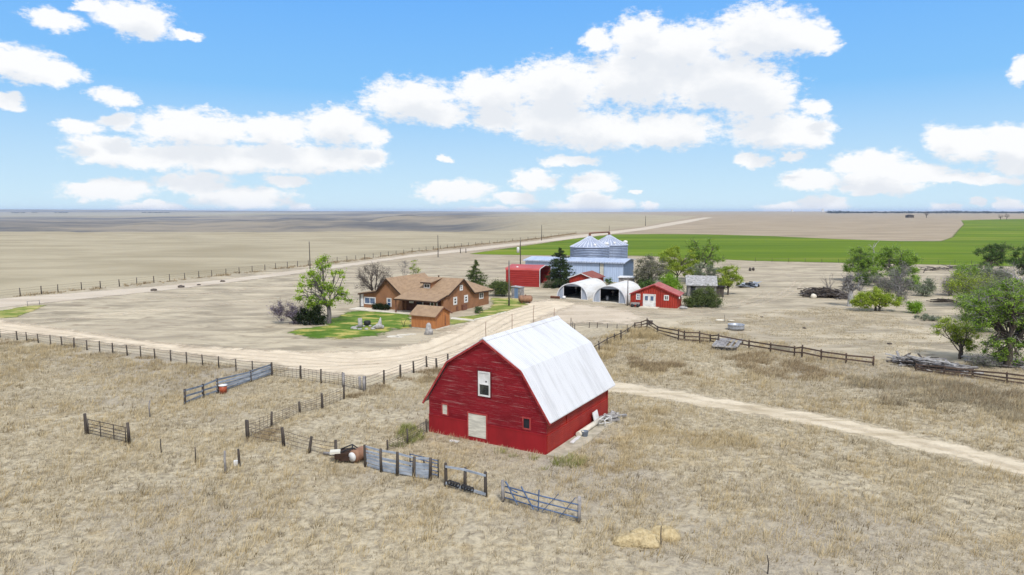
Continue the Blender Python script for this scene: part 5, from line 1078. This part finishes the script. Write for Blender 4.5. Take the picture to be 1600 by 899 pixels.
c = G(1362, 437); solo((lambda m: (limb(m, (c.x, c.y, 5.0), (c.x + .3, c.y, 8.6), .13, .06, random.Random(3)), limb(m, (c.x + .2, c.y, 7.6), (c.x + 1.5, c.y, 9.4), .08, .03, random.Random(4)), limb(m, (c.x, c.y, 7.0), (c.x - 1.2, c.y, 8.2), .07, .03, random.Random(5)), m)[-1])(MB().tube([(c.x, c.y, 0), (c.x, c.y, 5.1)], [.22, .13], 7)), 'dead_snag', M['bone_wood'], 'tall white dead snag standing in the dark green tree', 'dead tree', tuple(c))
tree('green_tree', 'broad soft green tree right of the white snag', 'tree', G(1398, 450), 9.6, [(-.4, 0, 6.0, 3.6, 3, 2.8), (2.0, 0, 5.2, 3.0, 2.6, 2.6), (-2, 0, 3.6, 2.8, 2.4, 2.4), (1.5, 0, 3.0, 3.0, 2.2, 2.2)], 9500, .19, 'mid', 'grey_bark', .22, .2, 64, (.7, 1.1), 54, 900, 'twig', stems=2)
tree('dead_grey_tree', 'pale grey leafless brushy tree in front of the soft green tree', 'dead tree', G(1404, 476), 7.4, [(0, 0, 4.4, 2.0, 1.6, 2.6), (.8, 0, 2.4, 2.0, 1.6, 1.8)], 500, .14, 'grey', 'bone_wood', .17, .2, 40, (.5, .95), 55, 2000, 'twig', stems=3, dead=2)
tree('spreading_shrub', 'bright green spreading shrub tree on a short forked trunk', 'shrub', G(1367, 486), 4.1, [(-1.7, 0, 1.7, 2.1, 1.8, 1.4), (1.9, 0, 1.8, 1.9, 1.8, 1.3), (0, 0, 2.5, 2.2, 1.8, 1.2)], 11000, .13, 'yellow', 'bark', .17, .2, 56, (.45, .8), 56, stems=2)
bush('green_bush', 'mid green bush at the back between two trees, left of the grey green one', 1429, 454, 3.4, 3, 3.0, 2400, .16, 'mid', 57, 24)
bush('grey_green_bush', 'grey green bush left of the purple grey scrub', 1448, 464, 4.0, 3, 3.6, 2400, .15, 'grey', 58, 26, 'grey_bark', 500, 'twig')
bush('globe_bush', 'little round bright green bush alone on the dry ground', 1434, 490.5, 2.1, 2, 2.4, 2200, .12, 'bright', 59, 18)
bush('grey_scrub', 'purple grey leafless scrub left of the shrub bank', 1488, 463, 4.2, 3, 4.0, 100, .1, 'lilac', 60, 28, 'grey_bark', 2200, 'twig')
bush('shrub_bank', 'green shrub bank below the dark upper tree', 1520, 449, 9.5, 6, 5.2, 6500, .17, 'mid', 61, 40, twigs=500)
tree('windswept_tree', 'flat topped dark limbed tree leaning over the wheat field edge', 'tree', G(1546, 434), 8.6, [(1.8, 0, 6.9, 3.4, 2.2, 1.4), (-1.6, 0, 6.1, 2.6, 2, 1.4), (1.4, 0, 5.0, 2.8, 2.0, 1.2), (-1.0, 0, 3.4, 2.2, 1.8, 1.4), (2.6, 0, 3.4, 2.0, 1.6, 1.2)], 6500, .16, 'dark', 'bark', .26, .4, 60, (.55, .95), 62, 600, 'dtwig', dead=2)
bush('grey_scrub', 'tall grey and green scrub between shrub bank and big right tree', 1526, 482, 9.0, 5, 6.4, 6500, .15, 'yellow', 63, 36, 'grey_bark', 1700, 'twig')
tree('edge_tree', 'dark tree cut by the right picture edge at the wheat field', 'tree', G(1602, 446), 9.4, [(0, 0, 5.2, 3.6, 3, 3.2)], 4800, .18, 'dark', 'bark', .24, .25, 46, (.6, 1.0), 64, 600, 'dtwig', dead=2)
tree('dead_white_tree', 'white dead limbs arching at the right picture edge', 'dead tree', G(1592, 474), 8.0, [(-2.0, 0, 6.2, 2.4, 1.4, 1.0), (2, 0, 5.6, 2, 1.4, 1.4)], 0, .1, 'light', 'bone_wood', .2, .5, 16, (.5, .9), 65, 200, 'twig', dead=2)
tree('leaning_tree', 'smaller olive green tree left of the big tree near the lumber heap', 'tree', G(1497, 559), 4.7, [(-1.0, 0, 3.4, 1.7, 1.5, .9), (.5, 0, 2.7, 1.6, 1.4, 1.0), (-2.0, 0, 3.3, 1.0, 1.0, .7), (.6, 0, 1.5, 1.2, 1, .8)], 4200, .10, 'yellow', 'bark', .13, .2, 56, (.4, .8), 66, 350, 'twig', stems=2)
tree('big_tree', 'largest green tree with dark twisting limbs at the right edge', 'tree', G(1574, 574), 10.2, [(-1.4, 0, 7.0, 2.7, 2.2, 1.6), (1.8, 0, 7.2, 2.6, 2.2, 2.0), (0, 0, 5.4, 3.4, 2.4, 1.5), (-2.2, 0, 4.6, 1.6, 1.6, 1.0), (.9, 0, 2.4, 2.6, 2.0, 1.9), (-1.2, 0, 2.0, 1.6, 1.4, 1.2), (3.0, 0, 5.0, 2.2, 2, 2), (-2.6, 0, 6.0, 1.6, 1.6, 1.2)], 19000, .12, 'mid', 'bark', .36, .3, 130, (.45, .85), 67, 1500, 'twig', dead=1, nlimb=9)
bush('brush_scrub', 'low grey brush at the foot of the big right tree', 1545, 577, 3.6, 2.4, 1.3, 500, .09, 'grey', 68, 18, 'grey_bark', 900, 'twig')
bush('sage_patch', 'pale grey green scrub on the ground left of the leaning tree', 1462, 502, 7.0, 3.5, .9, 1500, .11, 'grey', 69, 24, 'grey_bark', 500, 'twig')
bush('grey_scrub', 'grey green bushy scrub behind the crown of the big right tree', 1575, 505, 9.5, 5, 7.4, 7500, .14, 'mid', 81, 44, 'grey_bark', 2000, 'twig')
bush('green_scrub', 'soft green scrub filling the gap left of the big right tree', 1540, 520, 7.5, 5, 5.2, 6000, .13, 'mid', 82, 40, 'grey_bark', 1200, 'twig')
bush('grey_scrub', 'low grey thicket under the windswept tree', 1562, 450, 9.0, 5, 5.0, 3000, .15, 'grey', 83, 34, 'grey_bark', 1800, 'twig')
bush('grey_scrub', 'grey leafless scrub under the soft green tree and behind the bright shrub', 1384, 458, 6.5, 3, 3.8, 700, .14, 'grey', 84, 34, 'grey_bark', 2000, 'twig')
bush('green_scrub', 'low green scrub at the foot of the dark green tree', 1348, 446, 6.0, 3, 3.4, 2600, .14, 'mid', 85, 34, 'grey_bark', 600, 'twig')
# tiny far trees
tree('far_tree', 'tiny bare tree beside the far dark shack', 'tree', G(1447.5, 340.5), 16, [(0, 0, 10, 7, 6, 6)], 0, 1, 'dark', 'bark', .7, .3, 20, (1.5, 3), 71, 160, 'dtwig', dead=1)
tree('far_tree', 'tiny bare tree on the far edge of the wheat, left one of the pair', 'tree', G(1563, 343.5), 11, [(0, 0, 7, 5, 4, 4)], 0, 1, 'dark', 'bark', .5, .3, 16, (1, 2), 72, 160, 'dtwig', dead=1)
tree('far_tree', 'tiny bare tree on the far edge of the wheat, right one of the pair', 'tree', G(1573, 343.3), 12, [(0, 0, 8, 6, 4, 4)], 0, 1, 'dark', 'bark', .5, .3, 18, (1, 2), 73, 180, 'dtwig', dead=1)
# tree line on the horizon at right: one far mass
rs = np.random.RandomState(4); cl = []
for i in range(260):
    px = rs.uniform(1290, 1680); d = rs.uniform(4200, 5200); h = rs.uniform(5, 12) * (.6 + .9 * vnoise(np.array([px / 22.]), np.array([3.3]))[0])
    X = (px - 800) / F * d; zb = 3.0; cl.append((X, d, zb + h * .5, rs.uniform(12, 30), h * .6, 1))
o = leaves('treeline', cl, 9000, 5.0, leaf_mat('far_dark_foliage', (0.02, 0.028, 0.022, 1), (0.045, 0.055, 0.04, 1), .1), None, 77); tag(o, 'far dark wooded line along the right horizon', 'trees', None, 'stuff')
cl = []
for i in range(46):
    px = rs.choice([100, 235, 250, 262, 30, 55]) + rs.normal() * 6; d = rs.uniform(6600, 7400); cl.append(((px - 800) / F * d, d, zone(np.array([px]), np.array([d]))[0] + 4, 14, 6, 1))
o = leaves('woods', cl, 1500, 5.0, leaf_mat('distant_dark_foliage', (0.02, 0.028, 0.025, 1), (0.04, 0.05, 0.045, 1), .1), None, 78); tag(o, 'specks of far woods on the pale valley at left', 'trees', None, 'stuff')
# ================================================================ DRY GRASS (uncountable: one object per kind)
def grass(name, label, n, area, hmin, hmax, wid, mat, seed, thr=0.0, blades=6, nz=0.35, spread=.12, keepout=None, far=1.0, lean=.55):
    rs = np.random.RandomState(seed); out = []; tot = 0
    lo = area.min(0); hi = area.max(0)
    while tot < n:
        m = n * 3; P = np.stack([rs.uniform(lo[0], hi[0], m), rs.uniform(lo[1], hi[1], m)], 1)
        P = P[sdpoly(P, area) + (fbm(P[:, 0] * .5, P[:, 1] * .5) - .5) * 9 > 0]
        if thr > 0: P = P[fbm(P[:, 0] * nz + 7, P[:, 1] * nz + 3, 3) + rs.rand(len(P)) * .25 > thr]
        for q, mg in keepout or []: P = P[sdpoly(P, q) < mg]
        out.append(P); tot += len(P)
    P = np.concatenate(out)[:n]; px = 800 + F * P[:, 0] / np.maximum(P[:, 1], 1)
    hgt_ = (hmin + (hmax - hmin) * rs.rand(n) ** 1.6) * (0.7 + .6 * fbm(P[:, 0] * .9, P[:, 1] * .9, 2))
    hgt_ = hgt_ * (1 + (P[:, 1] / 60.0 - .5) * 0.25 * far)
    N_ = n * blades; b = np.repeat(P, blades, 0); hh_ = np.repeat(hgt_, blades) * rs.uniform(.55, 1.15, N_); a = rs.uniform(0, 2 * np.pi, N_); r = spread * np.sqrt(rs.rand(N_)) * np.repeat(.6 + hgt_ / hmax, blades)
    bx = b[:, 0] + np.cos(a) * r; by = b[:, 1] + np.sin(a) * r; ln = hh_ * rs.uniform(.2, lean * 1.8, N_)
    wx = np.cos(a + 1.57) * wid * (.6 + hh_); wy = np.sin(a + 1.57) * wid * (.6 + hh_); wnd = 0.25 * hh_
    V = np.stack([np.stack([bx - wx, by - wy, np.full(N_, -.02)], 1), np.stack([bx + wx, by + wy, np.full(N_, -.02)], 1), np.stack([bx + np.cos(a) * ln + wnd, by + np.sin(a) * ln, hh_], 1)], 1).reshape(-1, 3)
    tint = np.repeat(np.clip(.5 + .25 * rs.normal(size=n) + .6 * (fbm(P[:, 0] * .16, P[:, 1] * .16, 3) - .5), 0, 1), blades) + rs.normal(size=N_) * .12
    o = npmesh(name, V, np.arange(3 * N_).reshape(-1, 3), mat, dict(tint=np.repeat(np.clip(tint, 0, 1), 3)), smooth=False, k=3)
    return tag(o, label, 'grass', None, 'stuff')
straw = leaf_mat('straw_grass', SD(176, 156, 120), SD(222, 203, 163), .3)
gold = leaf_mat('golden_grass', SD(188, 160, 108), SD(220, 196, 144), .3)
brownw = leaf_mat('brown_weeds', SD(142, 118, 84), SD(188, 162, 118), .25)
sagew = leaf_mat('grey_weeds', SD(146, 132, 104), SD(190, 174, 140), .25)
greenw = leaf_mat('green_weeds', S(108, 120, 62), S(164, 160, 98), .3)
bfoot = np.array([[bw(x, y).x, bw(x, y).y] for x, y in ((-W - .1, -.1), (0.1, -.1), (1.4, 0), (1.4, L), (0, L + .1), (-W - .1, L + .1))])
KO = [(bfoot, 0.0), (BARN_ROAD, -0.3), (LOWER_ROAD, -.5)]
NEAR = np.array([[-62, 84], [-46, 76], [-23, 66.5], [-14, 61], [-6, 64], [2, 72], [10, 84], [20, 93], [29, 90], [33, 80], [44, 70], [60, 66], [66, 62], [60, 52], [20, 21], [-20, 21], [-62, 60]], float)
grass('dry_grass', 'pale straw bunch grass covering the near pasture', 62000, NEAR, .10, .34, .017, straw, 1, .50, 7, .45, .16, KO)
grass('tall_dry_grass', 'taller golden grass scattered on the pasture around the barn', 11000, NEAR, .2, .55, .016, gold, 2, .66, 8, .22, .16, KO)
grass('grey_weeds', 'grey green weed tufts among the dry grass', 5000, NEAR, .12, .36, .02, sagew, 3, .64, 7, .2, .18, KO)
grass('dark_tufts', 'small dark brown weed tufts dotted over the near pasture', 2600, NEAR, .10, .30, .022, leaf_mat('dark_weeds', SD(104, 88, 58), SD(150, 128, 84), .2), 31, .5, 9, .25, .16, KO)
# tall weeds: right of the barn, along the rail fence, along the road fence
RB = pxpoly([(952, 700), (985, 655), (1000, 640), (1100, 660), (1180, 690), (1120, 720), (1000, 735), (930, 740), (900, 725)])
grass('golden_weeds', 'tall golden weeds right of the red barn', 1500, RB, .12, .38, .016, gold, 4, .58, 8, .3, .18, KO)
WEED1 = pxpoly([(1120, 556), (1160, 552), (1210, 560), (1300, 582), (1340, 590), (1290, 596), (1220, 590), (1150, 572)])
grass('brown_weeds', 'dark brown weed drift in front of the rail fence', 1200, WEED1, .2, .5, .018, brownw, 5, .5, 8, .3, .2)
WEED2 = pxpoly([(985, 558), (1010, 562), (1075, 578), (1080, 588), (1020, 580), (975, 566)])
grass('brown_weeds', 'smaller brown weed drift between the barn and the deck', 800, WEED2, .2, .5, .018, brownw, 6, .5, 8, .3, .2)
WEED3 = pxpoly([(925, 570), (935, 548), (975, 526), (1000, 518), (1030, 522), (1010, 530), (975, 545), (945, 562)])
grass('fence_weeds', 'rust coloured weeds along the rail fence behind the barn', 800, WEED3, .3, .8, .018, gold, 7, .5, 8, .3, .2)
WEED4 = pxpoly([(1300, 585), (1420, 590), (1520, 600), (1620, 612), (1640, 650), (1560, 660), (1480, 640), (1380, 625), (1320, 605)])
grass('sage_weeds', 'grey olive weeds below the lumber heap and rail fence', 2000, WEED4, .15, .5, .018, sagew, 8, .52, 8, .3, .2)
grass('brown_weeds', 'brown weeds mixed in below the lumber heap', 500, WEED4, .25, .6, .018, brownw, 18, .62, 8, .3, .2)
FL = pxpoly([(0, 527), (100, 541), (200, 555), (300, 571), (425, 586), (425, 592), (300, 578), (200, 562), (100, 548), (0, 534)])
grass('ditch_weeds', 'brown weed line along the roadside fence', 500, FL, .12, .35, .018, brownw, 9, .58, 8, .3, .2)
FL2 = pxpoly([(566, 612), (600, 600), (650, 582), (690, 577), (690, 584), (650, 592), (600, 608), (570, 618)])
grass('ditch_weeds', 'brown weeds at the bend of the road fence left of the barn', 350, FL2, .15, .45, .018, brownw, 10, .45, 8, .3, .2)
FL3 = pxpoly([(386, 684), (425, 666), (470, 646), (537, 624), (560, 614), (562, 618), (540, 629), (472, 652), (428, 672), (392, 690)])
grass('ditch_weeds', 'weeds caught along the rusty net fence', 320, FL3, .12, .35, .018, brownw, 19, .45, 8, .3, .2)
GW = pxpoly([(622, 676), (640, 668), (668, 664), (672, 676), (640, 690), (615, 700)])
grass('green_weeds', 'fresh green weeds at the left corner of the barn', 240, GW, .12, .4, .02, greenw, 11, .4, 8, .5, .15, KO)
GW2 = pxpoly([(760, 696), (850, 716), (905, 708), (920, 716), (860, 735), (780, 715)])
grass('green_weeds', 'sparse green weeds before the near corner of the barn', 180, GW2, .12, .35, .02, greenw, 12, .55, 8, .5, .15, KO)
FW = np.concatenate([np.array([[G(x, y + .8).x, G(x, y + .8).y] for x, y in fl]), np.array([[G(x, y - .5).x, G(x, y - .5).y] for x, y in fl[::-1]])])
grass('ditch_weeds', 'thin dark weed line under the far pasture fence', 2500, FW, .2, .6, .05, brownw, 13, 0, 8, .3, .45, None, 0)
MIDW = pxpoly([(1180, 490), (1300, 480), (1420, 500), (1450, 540), (1420, 560), (1300, 545), (1180, 520), (1060, 505)])
grass('short_grass', 'short dry stubble on the flat beyond the rail fence', 6000, MIDW, .06, .2, .03, straw, 14, .5, 6, .3, .25)

# ================================================================ SKY
k = N('sky_world', True)
dirv = k.n('ShaderNodeTexCoord').outputs['Generated']; sp = k.n('ShaderNodeSeparateXYZ', {0: dirv}).outputs
az = k.math('ARCTAN2', sp[0], sp[1]); el = k.math('ARCSINE', sp[2])
SUN_EL, SUN_AZ = rad(52), rad(163)       # bearing from +Y towards +X
sky = k.n('ShaderNodeTexSky', sky_type='NISHITA', sun_disc=False, sun_elevation=SUN_EL, sun_rotation=SUN_AZ, altitude=1600.0, air_density=1.0, dust_density=0.6, ozone_density=2.0).outputs[0]
def azel(px, py):
    d = Vector(ray(px, py)).normalized(); return math.atan2(d.x, d.y), math.asin(d.z)
BL = [(643,156,73,34),(692,180,39,20),(770,146,63,32),(775,185,34,22),(872,136,78,44),(862,190,73,34),(940,205,83,29),(999,122,88,49),(999,58,44,37),(933,63,24,19),(1067,73,68,39),(1184,49,78,44),(1252,54,44,29),(1286,63,29,19),(1121,127,97,44),(1184,151,63,44),(1208,205,73,29),(1267,210,39,22),(1277,168,24,12),(1047,205,73,29),
      (168,236,60,22),(240,244,80,20),(304,200,92,28),(360,248,120,24),(424,204,60,26),(528,196,52,30),(480,248,100,24),(568,244,44,18),(580,212,28,14),(120,200,36,14),(184,192,32,13),
      (172,298,72,16),(304,286,56,17),(380,310,76,18),(240,326,52,10),(474,326,20,10),(452,284,36,10),(80,30,48,17),(144,12,24,8),(208,26,60,28),(224,44,44,20),(296,54,20,8),(28,100,68,30),(92,116,44,18),(16,160,22,12),(180,154,36,15),
      (1473,217,34,24),(1514,226,55,25),(1571,220,42,24),(1614,226,50,28),(1370,258,52,22),(1327,255,35,17),(1269,281,52,16),(1399,275,100,17),(1370,295,72,12),(1514,281,90,11),(1600,250,60,24),(1284,321,45,14),(1226,325,40,8),(1476,324,26,8),(1525,318,14,7),(1577,321,25,10),(1600,112,24,22),
      (711,297,58,17),(804,310,34,9),(835,280,35,18),(775,331,54,9),(928,288,39,16),(921,312,34,12),(926,324,63,12),(1016,322,15,6),(892,251,44,9),(1174,251,27,11),(1238,246,24,7),(694,247,14,5),(990,301,10,5)]
grp = bpy.data.node_groups.new('cloud_field', 'ShaderNodeTree')
grp.interface.new_socket('P', in_out='INPUT', socket_type='NodeSocketVector'); grp.interface.new_socket('F', in_out='OUTPUT', socket_type='NodeSocketFloat')
gi = grp.nodes.new('NodeGroupInput'); go = grp.nodes.new('NodeGroupOutput'); acc = None
for cx, cy, rx, ry in BL:
    a0, e0 = azel(cx, cy); a1, _ = azel(cx + rx, cy); _, e1 = azel(cx, cy - ry); ra, re = abs(a1 - a0) * 1.10, abs(e1 - e0) * 1.10
    vm = grp.nodes.new('ShaderNodeVectorMath'); vm.operation = 'MULTIPLY_ADD'; grp.links.new(gi.outputs[0], vm.inputs[0]); vm.inputs[1].default_value = (1 / ra, 1 / re, 0); vm.inputs[2].default_value = (-a0 / ra, -e0 / re, 0)
    ln = grp.nodes.new('ShaderNodeVectorMath'); ln.operation = 'LENGTH'; grp.links.new(vm.outputs[0], ln.inputs[0])
    if acc is None: acc = ln.outputs['Value']; continue
    mn = grp.nodes.new('ShaderNodeMath'); mn.operation = 'SMOOTH_MIN'; grp.links.new(acc, mn.inputs[0]); grp.links.new(ln.outputs['Value'], mn.inputs[1]); mn.inputs[2].default_value = 0.34; acc = mn.outputs[0]
grp.links.new(acc, go.inputs[0])
P0 = k.n('ShaderNodeCombineXYZ', {0: az, 1: el, 2: 0.0}).outputs[0]
wv = k.n('ShaderNodeTexNoise', {'Vector': k.mapping(P0, (1, 1.7, 1)), 'Scale': 26.0, 'Detail': 5, 'Roughness': 0.6}).outputs['Color']
wp = k.n('ShaderNodeVectorMath', {0: wv, 1: (0.5, 0.5, 0.5)}, operation='SUBTRACT').outputs[0]
wp = k.n('ShaderNodeVectorMath', {0: wp, 1: (0.046, 0.028, 0)}, operation='MULTIPLY').outputs[0]
P1 = k.n('ShaderNodeVectorMath', {0: P0, 1: wp}, operation='ADD').outputs[0]
def field(P):
    g = k.n('ShaderNodeGroup'); g.node_tree = grp; k.t.links.new(P, g.inputs[0]); return g.outputs[0]
fA = field(P1); fB = field(k.n('ShaderNodeVectorMath', {0: P1, 1: (0, 0.028, 0)}, operation='ADD').outputs[0])
det = k.noise(k.mapping(P0, (1, 1.8, 1)), 60.0, 7, 0.66)
den = k.ramp(k.math('ADD', fA, k.math('MULTIPLY', k.math('SUBTRACT', det, 0.5), -1.25)), 0.66, 1.17, 1.0, 0.0)
shade = k.ramp(k.math('ADD', fB, k.math('MULTIPLY', k.math('SUBTRACT', k.noise(k.mapping(P0, (1, 1.6, 1)), 22.0, 5, 0.6), 0.5), 1.1)), 0.30, 1.0, 1.0, 0.0)
CLOUD_W, CLOUD_S = 8.7, 7.6
hid = k.math('MAXIMUM', k.ramp(el, 0.42, 0.62), k.ramp(k.math('ABSOLUTE', az), 0.80, 1.05))
den = k.math('MAXIMUM', den, k.math('MULTIPLY', hid, k.ramp(k.noise(dirv, 2.3, 5, 0.6), 0.40, 0.56)))  # unseen clouds added overhead and behind the camera, whitening the ambient light
ccol = k.mix(shade, (CLOUD_W, CLOUD_W, CLOUD_W, 1), (CLOUD_S * .945, CLOUD_S * .975, CLOUD_S * 1.02, 1))
# clear air: the sky model's own hue, its over-bright horizon band brought down to the camera's range
sb = k.n('ShaderNodeSeparateColor', {0: sky}).outputs[2]
nrm_ = k.n('ShaderNodeVectorMath', {0: sky, 1: k.n('ShaderNodeCombineXYZ', {0: k.math('MAXIMUM', sb, .05), 1: k.math('MAXIMUM', sb, .05), 2: k.math('MAXIMUM', sb, .05)}).outputs[0]}, operation='DIVIDE').outputs[0]
nrm_ = k.n('ShaderNodeVectorMath', {0: nrm_, 1: (7.1, 7.9, 8.4)}, operation='MULTIPLY').outputs[0]
rampn = k.n('ShaderNodeValToRGB', {0: k.ramp(el, 0.0, 0.42)})
cr = rampn.color_ramp; cr.elements[0].position = 0; cr.elements[0].color = (.60, .82, 1, 1); cr.elements[1].position = 1; cr.elements[1].color = (.095, .40, 1, 1)
e_ = cr.elements.new(.35); e_.color = (.235, .575, 1, 1)
grad = k.n('ShaderNodeVectorMath', {0: rampn.outputs[0], 1: (8.25, 8.25, 8.25)}, operation='MULTIPLY').outputs[0]
hs = k.mix(0.82, nrm_, grad)
skyc = k.mix(k.math('MULTIPLY', den, 0.97), hs, ccol)
bg = k.n('ShaderNodeBackground', {0: skyc, 1: 0.09}).outputs[0]
k.n('ShaderNodeOutputWorld', {0: bg})
# ================================================================ SUN (thin cloud over the farm: soft shadows), CAMERA, HAZE
sl = bpy.data.lights.new('sun', 'SUN'); sl.energy = 2.9; sl.angle = rad(9); sl.color = (1.0, 0.985, 0.955)
so = bpy.data.objects.new('sun', sl); COL.objects.link(so)
dS = Vector((math.sin(SUN_AZ) * math.cos(SUN_EL), math.cos(SUN_AZ) * math.cos(SUN_EL), math.sin(SUN_EL)))
so.rotation_euler = dS.to_track_quat('Z', 'Y').to_euler(); so.location = dS * 100
cam = bpy.data.cameras.new('camera'); cam.sensor_width = 36; cam.lens = F / 1600 * 36; cam.clip_start = .5; cam.clip_end = 60000
co = bpy.data.objects.new('camera', cam); COL.objects.link(co); co.location = (0, 0, H); co.rotation_euler = (math.pi / 2 - PITCH, 0, 0); scn.camera = co
HAZE = 5.5e-5
if HAZE:
    hm = bpy.data.materials.new('haze_air'); hm.use_nodes = True; nt = hm.node_tree; nt.nodes.clear()
    vo = nt.nodes.new('ShaderNodeVolumePrincipled'); vo.inputs['Color'].default_value = (0.62, 0.76, 1.0, 1); vo.inputs['Density'].default_value = HAZE; vo.inputs['Anisotropy'].default_value = 0.0
    om = nt.nodes.new('ShaderNodeOutputMaterial'); nt.links.new(vo.outputs[0], om.inputs['Volume'])
    tag(MB().box(-26000, 26000, -26000, 26000, -140, 60).build('haze', hm), None, None, None, 'stuff')
scn.view_settings.view_transform = 'Standard'; scn.view_settings.look = 'None'; scn.view_settings.exposure = 0.38; scn.view_settings.gamma = 1; scn.view_settings.use_curve_mapping = False
scn.render.engine = 'CYCLES'; cy = scn.cycles
cy.use_denoising = True; cy.max_bounces = 6; cy.diffuse_bounces = 2; cy.glossy_bounces = 2; cy.transmission_bounces = 3; cy.transparent_max_bounces = 12; cy.volume_bounces = 0
cy.use_adaptive_sampling = True; cy.adaptive_threshold = 0.015; cy.sample_clamp_indirect = 6
